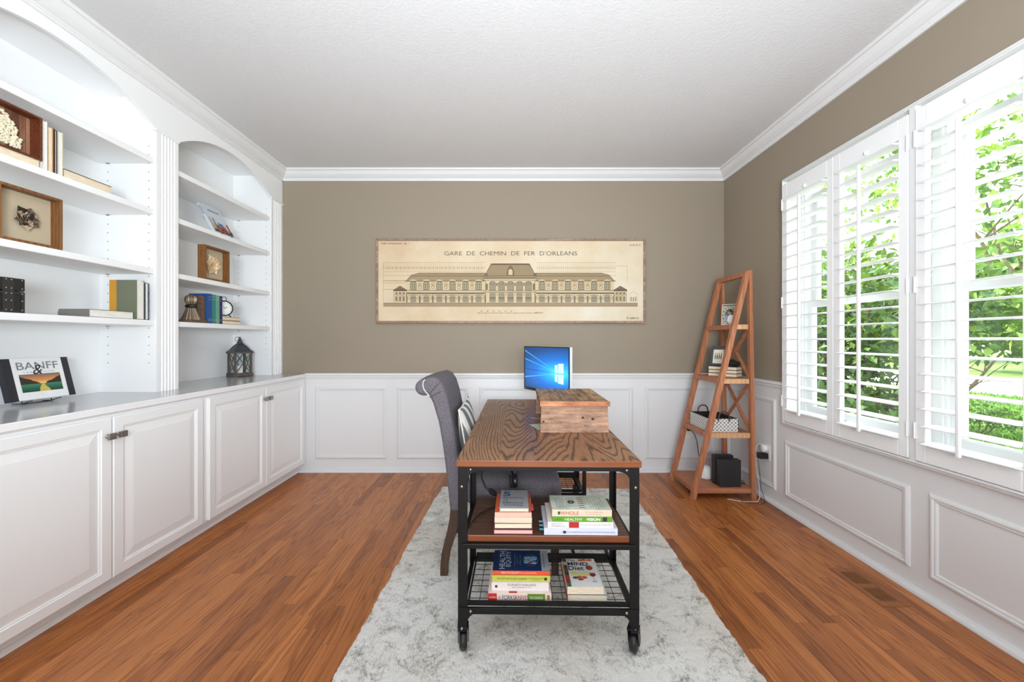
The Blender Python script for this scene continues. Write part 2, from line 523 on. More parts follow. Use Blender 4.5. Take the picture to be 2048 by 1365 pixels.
mb = MB(); mb.box((XR + .08, 1.865, WZ0), (XR + .165, 1.905, WZ1)); mb.box((XR + .001, WY1 - .004, WZ0), (XR + .085, WY1, WZ1)); mb.box((XR + .001, WY0, WZ0), (XR + .085, WY0 + .004, WZ1)); mb.box((XR + .001, WY0, WZ0), (XR + .085, WY1, WZ0 + .004)); mb.box((XR + .001, WY0, WZ1 - .004), (XR + .085, WY1, WZ1))
struct('trim_16', mb, M['white'], label='white mullion between the two windows')

# shutter surround
FR = [(0, 0), (0, .030), (.006, .040), (.012, .040), (.014, .046), (.022, .050), (.026, .044), (.028, .044), (.028, 0)]
mb = MB(); mb.ring((XR, 0, 0), (0, -1, 0), (0, 0, 1), (-1, 0, 0), (-2.79, -.93, .60, 2.317), [(a * 1.0, h) for a, h in FR], cap=False)
mb.box((XR - .045, 1.862, .628), (XR, 1.890, 2.29))
struct('trim_17', mb, M['white'], label='white frame around the four shutter panels')

M['louver'] = white_paint('white_shutter_paint', (240, 240, 240), 0.35)
def make_shutter():
    PH0, PH1 = .632, 2.268       # panel bottom, top
    O0, O1 = .707, 2.168
    t = thing('plantation_shutter', '', 'shutter', (1.90, 0, PH0), 0, 'plantation shutter panels in the window')
    z0, z1, a, b = 0, PH1 - PH0, O0 - PH0, O1 - PH0
    mb = MB()
    mb.box((-.014, -.2185, z0), (.014, -.172, z1)); mb.box((-.014, .172, z0), (.014, .2185, z1))
    mb.box((-.014, -.172, z0), (.014, .172, a)); mb.box((-.014, -.172, b), (.014, .172, z1))
    mb.build('frame', M['louver'], t, bevel=.003)
    n = 19; sp = (b - a - .03) / (n - 1)
    lv = None
    th = math.radians(3)
    for k in range(n):
        zc = a + .015 + k * sp
        if lv is None:
            mb = MB(); pts = []
            for i in range(16):
                q = 2 * math.pi * i / 16
                x = .0445 * math.cos(q); z = .0052 * math.sin(q)
                pts.append((x * math.cos(th) - z * math.sin(th), x * math.sin(th) + z * math.cos(th)))
            mb.prism(pts, -.1705, .1705, 'y', smooth=True)
            lv = mb.build('louver', M['louver'], t); o = lv
        else:
            o = lv.copy(); COL.objects.link(o); o.parent = t
        o.location = (0, 0, zc)
    mb = MB(); mb.box((-.064, -.008, a + .0), (-.050, .008, b - .045)); mb.build('tilt_rod', M['louver'], t, bevel=.004)
    mb = MB(); mb.lathe([(.004, 0), (.007, .003), (.008, .012), (.005, .02)], 10, mat=Matrix.Translation((-.020, 0, b + .006)))
    mb.build('magnet_catch', M['louver'], t)
    h0 = None
    for zc in (.14, .82, 1.50):
        if h0 is None:
            mb = MB(); mb.tube([(-.017, .2175, -.038), (-.017, .2175, .038)], .0042, 8); mb.box((-.0165, .208, -.036), (-.0145, .218, .036))
            h0 = mb.build('hinge', M['louver'], t); o = h0
        else: o = h0.copy(); COL.objects.link(o); o.parent = t
        o.location = (0, 0, zc)
    return t
sh = make_shutter()
for i, (y, flip, lab) in enumerate([(2.552, 0, 'white louvered shutter panel farthest into the room corner, beyond the ladder shelf'),
                         (2.112, 1, 'white louvered shutter panel second from the corner, in front of the dense bush'),
                         (1.641, 0, 'white louvered shutter panel widest in view, with lawn and street seen through it'),
                         (1.201, 1, 'white louvered shutter panel nearest the camera, cut off at the right edge')]):
    o = sh if i == 0 else copy_tree(sh)
    o.location.y = y; o['label'] = lab
    if flip:
        for ch in o.children:
            if ch.name.startswith('hinge'): ch.location.y = -.435

# ---------------------------------------------------------------- floor register
M['vent_wood'] = wood('vent_oak', srgb(112, 62, 30), srgb(150, 92, 50), srgb(166, 106, 60), 'y', 30, 10)
M['vent_dark'] = plain((20, 12, 10), 0.9)
t = thing('floor_register', 'oak floor register with dark slots flush in the floor by the window wall', 'vent', (1.725, 1.93, 0))
mb = MB(); mb.box((-.066, -.150, -.004), (.066, -.116, .003)); mb.box((-.066, .116, -.004), (.066, .150, .003))
mb.box((-.066, -.116, -.004), (-.040, .116, .003)); mb.box((.040, -.116, -.004), (.066, .116, .003)); mb.box((-.04, -.014, -.004), (.04, .014, .003))
mb.build('frame', M['vent_wood'], t, bevel=.001)
mb = MB(); mb.box((-.04, -.116, -.003), (.04, .116, .0004)); mb.build('backing', M['vent_dark'], t)
s0 = None
for s in (-1, 1):
    for k in range(9):
        y = s * (.014 + .0057 + k * .0114)
        if s0 is None:
            mb = MB(); mb.box((-.04, -.0026, .0004), (.04, .0026, .0026)); s0 = mb.build('slat', M['vent_wood'], t); o = s0
        else: o = s0.copy(); COL.objects.link(o); o.parent = t
        o.location = (0, y, 0)

# ---------------------------------------------------------------- base cabinets and counter
DX = -1.86
def door_mesh(w, h):
    mb = MB()
    P = [(0, 0), (0, .016), (.004, .020), (.047, .020), (.049, .0155), (.055, .0155), (.057, .012), (.063, .012), (.100, .018)]
    mb.ring((0, 0, 0), (0, -1, 0), (0, 0, 1), (1, 0, 0), (-w, 0, 0, h), P)
    mb.add([(0, 0, 0), (0, w, 0), (0, w, h), (0, 0, h)], [(0, 1, 2, 3)])
    return mb
def knob_mesh():
    mb = MB()
    R = Matrix.Rotation(math.radians(90), 4, 'Y')
    mb.lathe([(.009, 0), (.009, .003), (.005, .006), (.005, .016), (.008, .018)], 14, mat=R)
    mb.box((.016, -.017, -.0145), (.029, .017, .0145))
    return mb
def base_cabinet(label, y0, y1, doors):
    t = thing('base_cabinet', label, 'cabinet', (DX, y0, 0), 0, 'built-in base cabinets under the counter')
    L = y1 - y0
    mb = MB(); mb.box((-.54, 0, .078), (0, L, .848)); mb.build('body', M['casework'], t)
    mb = MB(); mb.box((-.5, 0, 0), (-.07, L, .078)); mb.prism([(-.07, 0), (-.052, 0), (-.055, .014), (-.064, .02), (-.07, .02)], 0, L, 'y')
    mb.build('toe_kick', M['casework'], t)
    for a, b, ks in doors:
        d = door_mesh(b - a, .745).build('door', M['casework'], t)
        d.location = (0.0005, a - y0, .092)
        k = knob_mesh().build('knob', M['nickel'], d, bevel=.004, seg=3)
        tag(k, 'brushed nickel rectangular knob')
        k.location = (.020, (b - a) - .024 if ks > 0 else .024, .745 - .083)
    return t
base_cabinet('long white cabinet with two doors at the left, below the landscape photo book', 1.215, 2.405, [(1.296, 1.838, 1), (1.843, 2.383, -1)])
base_cabinet('white cabinet with two doors against the back wall, below the lantern', 2.407, 3.603, [(2.431, 2.990, 1), (2.995, 3.552, -1)])
base_cabinet('white cabinet nearest the camera, almost wholly outside the left edge', .02, 1.213, [(.05, .60, 1), (.605, 1.19, -1)])
mb = MB()
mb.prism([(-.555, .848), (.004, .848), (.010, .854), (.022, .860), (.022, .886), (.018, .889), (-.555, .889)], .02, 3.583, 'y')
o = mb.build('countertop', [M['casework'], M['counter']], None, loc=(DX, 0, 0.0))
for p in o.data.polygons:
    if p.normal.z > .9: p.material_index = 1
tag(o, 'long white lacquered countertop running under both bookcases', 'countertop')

# ---------------------------------------------------------------- upper bookcases
SZ = [2.261, 1.960, 1.612, 1.309]     # shelf tops
def bookcase(label, y0, y1, pil_w):
    """opening from y0 to y1, pilaster from y1 to y1+pil_w"""
    t = thing('bookcase', label, 'bookcase', (BX, y0, .889), 0, 'built-in bookcases with arched tops')
    W = y1 - y0; Z0 = .889
    z = lambda q: q - Z0
    mb = MB(); mb.box((-.343, 0, 0), (-.331, W, z(2.635))); mb.build('back_panel', M['casework'], t)
    def side(ya, yb, face, s):
        mb = MB(); mb.box((-.331, ya, 0), (-.02, yb, z(2.635)))
        for xx in (-.285, -.045):
            zz = 1.06
            while zz < 2.37:
                mb.add([(xx - .0025, face + s * .0004, z(zz) - .0025), (xx + .0025, face + s * .0004, z(zz) - .0025), (xx + .0025, face + s * .0004, z(zz) + .0025), (xx - .0025, face + s * .0004, z(zz) + .0025)], [(0, 1, 2, 3)], 1)
                zz += .0508
        mb.build('side_panel', [M['casework'], M['dark']], t, fix=False)
    side(W, W + pil_w - .012 if pil_w < .16 else W + pil_w, W, -1)
    side(-.0115, 0, 0, 1)
    mb = MB(); mb.box((-.331, 0, z(2.618)), (-.02, W, z(2.635))); mb.build('top_panel', M['casework'], t)
    # arched fascia
    sp, rise = 2.425, .157
    pts = [(-.02, z(sp)), (-.02, z(2.66)), (W + .0, z(2.66))]
    n = 36; arc = []
    Rr = (W * W / 4 + rise * rise) / (2 * rise)
    for i in range(n + 1):
        y = W * i / n
        arc.append((y, z(sp) + math.sqrt(Rr * Rr - (y - W / 2) ** 2) - (Rr - rise)))
    mb = MB()
    for x, rev in ((0, 0), (-.02, 1)):
        for i in range(n):
            v = [(x, arc[i][0], arc[i][1]), (x, arc[i + 1][0], arc[i + 1][1]), (x, arc[i + 1][0], z(2.70)), (x, arc[i][0], z(2.70))]
            mb.add(v, [(0, 1, 2, 3)])
    for i in range(n):
        mb.add([(0, *arc[i]), (0, *arc[i + 1]), (-.02, *arc[i + 1]), (-.02, *arc[i])], [(0, 1, 2, 3)], smooth=True)
    mb.box((-.02, W, z(sp)), (0, W + pil_w, z(2.70)))
    mb.build('arched_fascia', M['casework'], t)
    # fluted pilaster with bead
    mb = MB()
    fl = [(W, 0)]; e = .022; wdt = (pil_w - 2 * e) / 5
    for k in range(5):
        a = W + e + k * wdt
        fl += [(a + .003, 0), (a + .0065, -.005), (a + wdt - .0065, -.005), (a + wdt - .003, 0)]
    fl += [(W + pil_w, 0), (W + pil_w, -.02), (W, -.02)]
    mb.prism([(x, y) for y, x in fl], 0, z(sp) - .004, 'z')
    mb.build('pilaster', M['casework'], t)
    mb = MB()
    R = .0085
    mb.tube([(0.002, W - .012, z(sp)), (0.002, W + pil_w + (.010 if pil_w > .16 else -.0), z(sp))], R, 10)
    mb.build('bead_moulding', M['casework'], t)
    for i, s in enumerate(SZ):
        mb = MB(); mb.box((-.330, .002, z(s) - .033), (-.012, W - .002, z(s)))
        o = mb.build('shelf', M['casework'], t, bevel=.004)
        for yy in (.004, W - .004):
            pass
    c0 = None
    for s in SZ:
        for yy in (.002, W - .009):
            if c0 is None:
                mb = MB(); mb.box((-.009, 0, 0), (.009, .007, .0035)); c0 = mb.build('shelf_clip', M['nickel'], t); o = c0
            else: o = c0.copy(); COL.objects.link(o); o.parent = t
            o.location = (-.281, yy, z(s) - .037)
    return t
bookcase('white arched bookcase at the left holding two shadow boxes and a black chest', 1.366, 2.332, .154)
bookcase('white arched bookcase nearest the back wall, holding the rose shadow box and clock', 2.486, 3.452, .164)
# ---------------------------------------------------------------- rug
def m_rug():
    g = G('mottled_rug_pile', 1.0, spec=0.1)
    o = g.obj()
    a = g.noise(o, 10.0, 7, 0.74, 0.7)
    b = g.noise(g.mapping(o, scale=(1, .4, 1)), 260, 3, 0.75)
    c = g.noise(g.mapping(o, scale=(1, .5, 1)), 90, 4, 0.7)
    f = g.math('ADD', g.math('MULTIPLY', a, 1.25), g.math('ADD', g.math('MULTIPLY', b, 0.55), g.math('MULTIPLY', c, 0.50)))
    f = g.math('MULTIPLY', f, .725)
    col = g.ramp(f, [(0.605, srgb(126, 125, 119)), (0.685, srgb(168, 166, 158)), (0.75, srgb(210, 208, 201)), (0.845, srgb(243, 241, 236))])
    warm = g.noise(o, 1.6, 1)
    col = g.mix(g.ramp(warm, [(0.45, (0, 0, 0)), (0.65, (.3, .3, .3))]), col, srgb(226, 208, 190), 'MULTIPLY')
    g.color(col)
    g.bump(g.math('ADD', b, c), 0.9, 0.006)
    return g.m
M['rug'] = m_rug()
def build_rug():
    rng = np.random.RandomState(4)
    W, L, nx, ny = 1.512, 2.44, 200, 320
    v = []; f = []
    edge = [0.0] * (ny + 1); e = 0.0
    for j in range(ny + 1):
        e = e * .93 + rng.normal(0, .0012); edge[j] = e
    hz = rng.uniform(.008, .0135, (ny + 1, nx + 1))
    for j in range(ny + 1):
        for i in range(nx + 1):
            x = -W / 2 + W * i / nx; y = -L / 2 + L * j / ny
            if i == 0 or i == 1: x += edge[j] * 1.3
            if i >= nx - 1: x += edge[-j] * 1.3
            # a low fold across the rug
            fold = .016 * math.exp(-((y - (.66 + .05 * x)) / .035) ** 2) * (1 if True else 0)
            z = hz[j][i] + fold
            if i in (0, nx) or j in (0, ny): z = .001
            v.append((x, y, z))
    for j in range(ny):
        for i in range(nx):
            a = j * (nx + 1) + i
            f.append((a, a + 1, a + nx + 2, a + nx + 1))
    mb = MB(); mb.add(v, f, 0, True)
    o = mb.build('area_rug', M['rug'], None, fix=False)
    o.location = (.148, 1.975, 0.0); o.rotation_euler = (0, 0, math.radians(-1.9))
    tag(o, 'ivory and grey mottled rug lying under the desk and chair', 'rug')
build_rug()

# ---------------------------------------------------------------- desk
def build_desk():
    t = thing('industrial_desk', 'oak topped desk with black iron end racks on casters, standing on the rug', 'desk', (.153, 2.238, 0), math.radians(-1.0))
    BM = M['black_metal']
    L2, W2 = .762, .344
    RZ = .011
    topm = M['desk']
    edge = wood('desk_edge_stain', srgb(88, 42, 18), srgb(122, 64, 30), srgb(142, 80, 42), 'x', 12, 20, .4)
    shelf_m = wood('walnut_shelf', srgb(50, 32, 24), srgb(82, 56, 42), srgb(114, 82, 62), 'x', 26, 9, .35, 5.0)
    mb = MB()
    mb.box((-W2, -L2, .721), (W2, L2, .746))
    # top face uses the grain, sides the stain
    o = mb.build('desktop', [topm, edge], t, bevel=.003, fix=False)
    for p in o.data.polygons:
        p.material_index = 0 if abs(p.normal.z) > .5 else 1
    LX = .322; LW = .036
    for near in (1, -1):
        yo = -near * (L2 - .020)         # outer frame plane
        yi = -near * (L2 - .375)         # inner frame plane
        dirn = near                      # towards the desk centre
        for y, dd in ((yo, dirn), (yi, -dirn)):
            for s in (-1, 1):
                x = s * LX; LW = .036 if y == yo else .026; zb = .135 if y == yo else .163
                mb = MB()
                mb.box((x - LW / 2, y - .0025, zb), (x + LW / 2, y + .0025, .720))
                mb.box((x + s * LW / 2 - s * .005, min(y, y + dd * .028), zb), (x + s * LW / 2, max(y, y + dd * .028), .720))
                lg = mb.build('leg', BM, t, bevel=.001)
        for y in (yo, yi):
            mb = MB(); mb.box((-LX, y - .004, .702), (LX, y + .004, .7205)); mb.build('top_rail', BM, t, bevel=.001)
            mb = MB(); mb.box((-LX, y - .012, .412), (LX, y + .012, .430)); mb.build('shelf_rail', BM, t, bevel=.002)
            mb = MB(); mb.box((-LX, y - .004, .162), (LX, y + .004, .187)); mb.build('base_rail', BM, t, bevel=.001)
        for s in (-1, 1):
            x = s * LX
            mb = MB()
            for zz in (.421, .176, .709):
                mb = MB(); mb.box((x - .008, min(yo, yi), zz - .008), (x + .008, max(yo, yi), zz + .008)); mb.build('side_rail', BM, t, bevel=.001)
            # corner gussets with concave edge, top and bottom, on the outer frame
            for (zc, dz, r) in ((.7205, -1, .075), (.187, -1, .075)):
                pts = [(x + s * .016, zc), (x - s * .055, zc), (x - s * .055, zc + dz * .020)]
                for k in range(9):
                    q = math.pi / 2 * k / 8
                    cx, cz = x - s * .055, zc + dz * .070
                    pts.append((cx + s * .041 * math.sin(q), cz - dz * .050 * math.cos(q)))
                pts += [(x - s * .014, zc + dz * .090), (x + s * .016, zc + dz * .090)]
                mb = MB(); mb.prism(pts, yo - near * .0055, yo - near * .0015, 'y')
                gu = mb.build('corner_bracket', BM, t)
                mb = MB()
                for px, pz in ((x - s * .030, zc + dz * .013), (x + s * .003, zc + dz * .078)):
                    mb2 = MB(); mb2.ell((0, 0, 0), (.006, .004, .006))
                    b = mb2.build('rivet', M['nickel'], gu); b.location = (px, yo - near * .0060, pz)
        # wooden shelf / wire baskets
        ya, yb = min(yo, yi) + .004, max(yo, yi) - .004
        if near == 1:
            mb = MB(); mb.box((-LX + .0165, ya, .431), (LX - .0165, yb + .012, .4565))
            o = mb.build('shelf', [shelf_m, edge], t, bevel=.003, fix=False)
            for p in o.data.polygons: p.material_index = 0 if abs(p.normal.z) > .5 else 1
        def basket(zt, name):
            mb = MB()
            for y in (ya + .004, yb - .004): mb.box((-LX + .017, y - .0025, zt - .009), (LX - .017, y + .0025, zt + .009))
            for x in (-LX + .020, LX - .020): mb.box((x - .0025, ya, zt - .009), (x + .0025, yb, zt + .009))
            bk = mb.build(name, BM, t)
            mb = MB(); zz = zt - .008
            nx = 15; ny = 9
            for i in range(1, nx):
                x = -LX + .02 + (2 * LX - .04) * i / nx
                mb.tube([(x, ya + .004, zt + .008), (x, ya + .006, zz), (x, yb - .006, zz), (x, yb - .004, zt + .008)], .0014, 5)
            for j in range(1, ny):
                y = ya + (yb - ya) * j / ny
                mb.tube([(-LX + .02, y, zz + .0028), (LX - .02, y, zz + .0028)], .0014, 5)
            g_ = mb.build('wire_grid', BM, bk)
            g_['kind'] = 'stuff'
        basket(.198, 'wire_basket')
        # casters
        for y in (yo,):
            for s in (-1, 1):
                x = s * LX
                a = math.radians({(1, -1): 8, (1, 1): -28}.get((near, s), 15)) if y == yo else math.radians(30)
                R = Matrix.Translation((x, y + near * .012, 0)) @ Matrix.Rotation(a, 4, 'Z')
                mb = MB()
                mb.lathe([(.013, .112), (.013, .136)], 14, mat=R)
                mb.box((-.021, -.020, .104), (.021, .020, .113), mat=R)
                for ss in (-1, 1):
                    pr = [(-.020, .110), (.020, .110), (.034, .055), (.030, .038), (.018, .034), (.004, .040)]
                    mb.prism(pr, 0, .003, 'x', mat=R @ Matrix.Translation((ss * .0185 - .0015, .0, 0)))
                fk = mb.build('caster', BM, t, bevel=.0015)
                mb = MB()
                RW = R @ Matrix.Translation((0, .016, RZ + .038)) @ Matrix.Rotation(math.radians(90), 4, 'Y')
                mb.lathe([(.010, -.015), (.030, -.015), (.037, -.011), (.0385, 0), (.037, .011), (.030, .015), (.010, .015)], 28, mat=RW)
                w_ = mb.build('wheel', plain((24, 24, 25), .4), fk)
    # long stretchers between the two end racks
    for x in (LX - .005, .155):
        mb = MB(); mb.box((x - .007, -L2 + .375, .152), (x + .007, L2 - .375, .168)); mb.build('stretcher', BM, t, bevel=.001)
    mb = MB(); mb.box((LX - .012, -L2 + .375, .697), (LX - .004, L2 - .375, .7205)); mb.box((-LX + .004, -L2 + .375, .697), (-LX + .012, L2 - .375, .7205))
    mb.build('apron', BM, t)
build_desk()

# ---------------------------------------------------------------- chair
def build_chair():
    fab = m_fabric('grey_linen', srgb(78, 73, 77), srgb(118, 112, 118))
    leg_m = wood('chair_leg_stain', srgb(44, 28, 18), srgb(70, 47, 30), srgb(90, 62, 40), 'z', 40, 12, .45)
    t = thing('upholstered_chair', 'grey linen roll-back dining chair with wooden legs, pulled up to the desk', 'chair', (-.02, 2.235, .010), 0)
    ox = -.02; oz = .010
    w2 = .243
    def P(px, pz): return (px - ox, pz - oz)
    # side profile of the rolled backrest
    rear = [(-.306, .335), (-.318, .45), (-.331, .57), (-.346, .68), (-.364, .78), (-.392, .875), (-.412, .915)]
    roll = []
    cx, cz, r = -.437, .955, .046
    for k in range(0, 15):
        a = math.radians(-62 - k * 15)
        roll.append((cx + r * math.cos(a), cz + r * math.sin(a) * .92))
    top = [(-.425, 1.003), (-.395, 1.009), (-.362, .995), (-.338, .960)]
    front = [(-.316, .89), (-.298, .80), (-.282, .71), (-.266, .60), (-.252, .50), (-.240, .42), (-.238, .335)]
    prof = [P(*p) for p in rear + roll + top + front]
    # soft, slightly crowned panel: slices across the width
    ys = [-w2, -w2 + .004, -w2 + .014, -w2 + .045, -.12, 0, .12, w2 - .045, w2 - .014, w2 - .004, w2]
    ins = [.016, .006, .001, 0, -.003, -.004, -.003, 0, .001, .006, .016]
    n = len(prof); v = []
    pv = [Vector((a, b)) for a, b in prof]
    nrm = []
    for i in range(n):
        d = pv[(i + 1) % n] - pv[i - 1]; d.normalize(); nrm.append(Vector((-d.y, d.x)))
    area2 = sum(pv[i].x * pv[(i + 1) % n].y - pv[(i + 1) % n].x * pv[i].y for i in range(n))
    sgn = 1 if area2 > 0 else -1
    for y, k in zip(ys, ins):
        for i in range(n):
            q = pv[i] + nrm[i] * (sgn * k)
            v.append((q.x, y, q.y))
    f = []
    for j in range(len(ys) - 1):
        for i in range(n):
            f.append((j * n + i, j * n + (i + 1) % n, (j + 1) * n + (i + 1) % n, (j + 1) * n + i))
    mb = MB(); mb.add(v, f, 0, True); mb.add(v[:n], [tuple(range(n))], 0, False); mb.add(v[-n:], [tuple(range(n))], 0, False)
    back = mb.build('backrest', fab, t)
    # piping down both edges of the back
    pip = plain((206, 202, 196), .8)
    for s in (-1, 1):
        pts = [(P(*p)[0] - .001, s * (w2 - .004), P(*p)[1]) for p in rear]
        rp = [(P(*p)[0], s * (w2 + .001), P(*p)[1]) for p in [(-.410, .918), (-.424, .930), (-.436, .948), (-.441, .968), (-.439, .985), (-.430, .996)]]
        mb = MB(); mb.tube(rp, .0028, 6); mb.build('piping', pip, back)
        # creases fanning from the roll
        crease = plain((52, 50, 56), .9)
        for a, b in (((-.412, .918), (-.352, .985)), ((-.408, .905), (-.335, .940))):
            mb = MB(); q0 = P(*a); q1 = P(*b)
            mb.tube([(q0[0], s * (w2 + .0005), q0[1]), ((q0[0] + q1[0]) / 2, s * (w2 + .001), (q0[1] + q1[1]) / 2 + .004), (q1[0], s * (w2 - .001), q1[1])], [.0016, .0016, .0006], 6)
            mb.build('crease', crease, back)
        for k in (0, 1):
            mb = MB(); mb.ell((0, 0, 0), (.006, .003, .006)); b = mb.build('nailhead', M['nickel'], back)
            b.location = (P(-.291 + k * .022, .352)[0], s * (w2 - .003), P(0, .352)[1])
    # seat cushion: rounded block
    x0, x1, z0, z1 = -.236, .262, .345, .492
    mb = MB()
    N = 13
    def sc(u): return math.copysign(abs(u) ** .22, u)
    vs = []; NN = 40; RR = 22
    for i in range(RR + 1):
        th = -math.pi / 2 + math.pi * i / RR
        for k in range(NN):
            a = 2 * math.pi * k / NN
            ct = abs(math.cos(th)) ** .28 if abs(math.cos(th)) > 1e-6 else 0
            x = math.copysign(abs(math.cos(a)) ** .22, math.cos(a)) * ct; y = math.copysign(abs(math.sin(a)) ** .22, math.sin(a)) * ct
            z = math.copysign(abs(math.sin(th)) ** .5, math.sin(th))
            cr = .018 * (1 - x * x) * (1 - y * y) if z > 0 else 0
            vs.append(((x0 + x1) / 2 + x * (x1 - x0) / 2 - ox, y * (w2 + .004), (z0 + z1) / 2 + z * (z1 - z0) / 2 + cr - oz))
    fs = []
    for i in range(RR):
        a = i * NN; b = a + NN
        fs += [(a + k, a + (k + 1) % NN, b + (k + 1) % NN, b + k) for k in range(NN)]
    mb.add(vs, fs, 0, True)
    mb.build('seat', fab, t)
    # legs
    def leg(path, yc):
        mb = MB(); prev = None; v = []; 
        for x, z, hw in path:
            v += [(x - hw - ox, yc - .021, z - oz), (x + hw - ox, yc - .021, z - oz), (x + hw - ox, yc + .021, z - oz), (x - hw - ox, yc + .021, z - oz)]
        f = []
        m = len(path)
        for i in range(m - 1):
            a = i * 4; f += [(a + k, a + (k + 1) % 4, a + 4 + (k + 1) % 4, a + 4 + k) for k in range(4)]
        f += [(3, 2, 1, 0), (m * 4 - 4, m * 4 - 3, m * 4 - 2, m * 4 - 1)]
        mb.add(v, f, 0, False)
        mb.build('leg', leg_m, t, bevel=.004)
    rp = [(-.337, .010, .019), (-.336, .06, .0195), (-.328, .12, .021), (-.312, .18, .023), (-.294, .24, .025), (-.281, .30, .027), (-.276, .345, .028)]
    fp = [(.222, .010, .017), (.222, .20, .020), (.220, .355, .024)]
    for s in (-1, 1):
        leg(rp, s * (w2 - .022)); leg(fp, s * (w2 - .024))
build_chair()

def build_pillow():
    g = G('striped_pillow_linen', .95)
    sp = g.sep(g.obj())
    s_ = g.math('FRACT', g.math('ADD', g.math('MULTIPLY', sp[1], 9.0), g.math('MULTIPLY', sp[2], 3.0)))
    st = g.math('GREATER_THAN', s_, .55)
    n = g.noise(g.mapping(g.obj(), scale=(1, .1, 1)), 900, 2)
    a = g.mix(n, srgb(92, 92, 92), srgb(122, 121, 119)); b = g.mix(n, srgb(205, 202, 192), srgb(232, 229, 220))
    g.color(g.mix(st, a, b)); g.bump(n, .3, .002)
    t = thing('throw_pillow', 'grey and cream striped pillow propped against the chair back', 'pillow', (-.237, 2.235, .668))
    t.rotation_euler = (math.radians(3), math.radians(-9), 0)
    A, B = .215, .185; n1 = 26; v = []; f = []
    for side in (1, -1):
        for i in range(n1 + 1):
            for j in range(n1 + 1):
                u = -1 + 2 * i / n1; w = -1 + 2 * j / n1
                th = .044 * ((1 - u * u) ** .5) * ((1 - w * w) ** .5) if abs(u) < 1 and abs(w) < 1 else 0
                y = u * A * (1 - .07 * (1 - w * w)); z = w * B * (1 - .07 * (1 - u * u))
                v.append((side * (th ** 1.0) , y, z))
    m = (n1 + 1) ** 2
    for s_i in range(2):
        for i in range(n1):
            for j in range(n1):
                a = s_i * m + i * (n1 + 1) + j; f.append((a, a + 1, a + n1 + 2, a + n1 + 1))
    mb = MB(); mb.add(v, f, 0, True); mb.build('cover', g.m, t)
    pts = []
    per = [(u, -1) for u in np.linspace(-1, 1, 14)[:-1]] + [(1, w) for w in np.linspace(-1, 1, 14)[:-1]] + [(-u, 1) for u in np.linspace(-1, 1, 14)[:-1]] + [(-1, -w) for w in np.linspace(-1, 1, 14)[:-1]]
    for u, w in per: pts.append((0, u * A * (1 - .07 * (1 - w * w)), w * B * (1 - .07 * (1 - u * u))))
    mb = MB(); mb.tube(pts, .0045, 6, closed=True); mb.build('piping', plain((214, 210, 200), .8), t)
build_pillow()

# ---------------------------------------------------------------- ladder shelf in the corner
def build_ladder():
    acc = wood('acacia_wood', srgb(134, 78, 50), srgb(172, 108, 74), srgb(200, 142, 100), 'z', 26, 10, .5, 4)
    acx = wood('acacia_wood_across', srgb(134, 78, 50), srgb(172, 108, 74), srgb(202, 144, 102), 'x', 26, 10, .5, 4)
    acl = wood('pale_acacia_wood', srgb(176, 118, 80), srgb(208, 156, 114), srgb(224, 178, 136), 'z', 26, 10, .5, 4)
    ox, oy = 1.60, 3.18
    t = thing('ladder_shelf', 'open acacia wood A-frame ladder shelf standing in the far right corner', 'shelf', (ox, oy, 0))
    yn, yf = 2.985 - oy, 3.375 - oy
    xl = lambda z: 1.358 + .236 * z - ox
    xv = lambda z: 1.812 - .018 * z - ox
    w = .034
    for y in (yn, yf):
        mb = MB(); pts = [(xl(0) - w / 2, 0), (xl(0) + w / 2 + .004, 0), (xl(1.70) + .030, 1.71), (xl(1.70) - .005, 1.71)]
        mb.prism(pts, y - w / 2, y + w / 2, 'y'); mb.build('leg', acc, t, bevel=.003)
        mb = MB(); pts = [(xv(0) - w / 2, 0), (xv(0) + w / 2, 0), (xv(1.71) + w / 2, 1.715), (xv(1.71) - w / 2 + .012, 1.715)]
        mb.prism(pts, y - w / 2 - .001, y + w / 2 + .001, 'y'); mb.build('leg', acc, t, bevel=.003)
    mb = MB(); mb.box((xl(1.69) - .006, yn + w / 2, 1.672), (xl(1.69) + .026, yf - w / 2, 1.708)); mb.build('top_bar', acc, t, bevel=.002)
    for zt in (1.310, .903, .497, .084):
        a = xl(zt - .02); b = xv(zt - .02)
        mb = MB(); mb.box((a - .012, yn + w / 2 - .002, zt - .037), (a + .012, yf - w / 2 + .002, zt - .001))
        mb.build('shelf_rail', acc, t, bevel=.002)
        for y in (yn, yf):
            mb = MB(); mb.box((a + w / 2, y - .013, zt - .037), (b - w / 2, y + .013, zt - .001))
            mb.build('shelf_rail', acl if y == yn and zt > .3 else acx, t, bevel=.002)
        mb = MB(); mb.box((a + .012, yn + .013, zt - .014), (b + .006, yf - .013, zt)); mb.build('shelf', acx, t, bevel=.001)
    for z0, z1 in ((.505, .872), (.912, 1.276)):
        for s in (0, 1):
            y0, y1 = (yn + .012, yf - .012) if s else (yf - .012, yn + .012)
            mb = MB(); xm = xv((z0 + z1) / 2) + (.004 if s else -.006)
            mb.bar((xm, y0, z0), (xm, y1, z1), .012, .024, up=(1, 0, 0))
            mb.build('cross_brace', acc, t)
build_ladder()
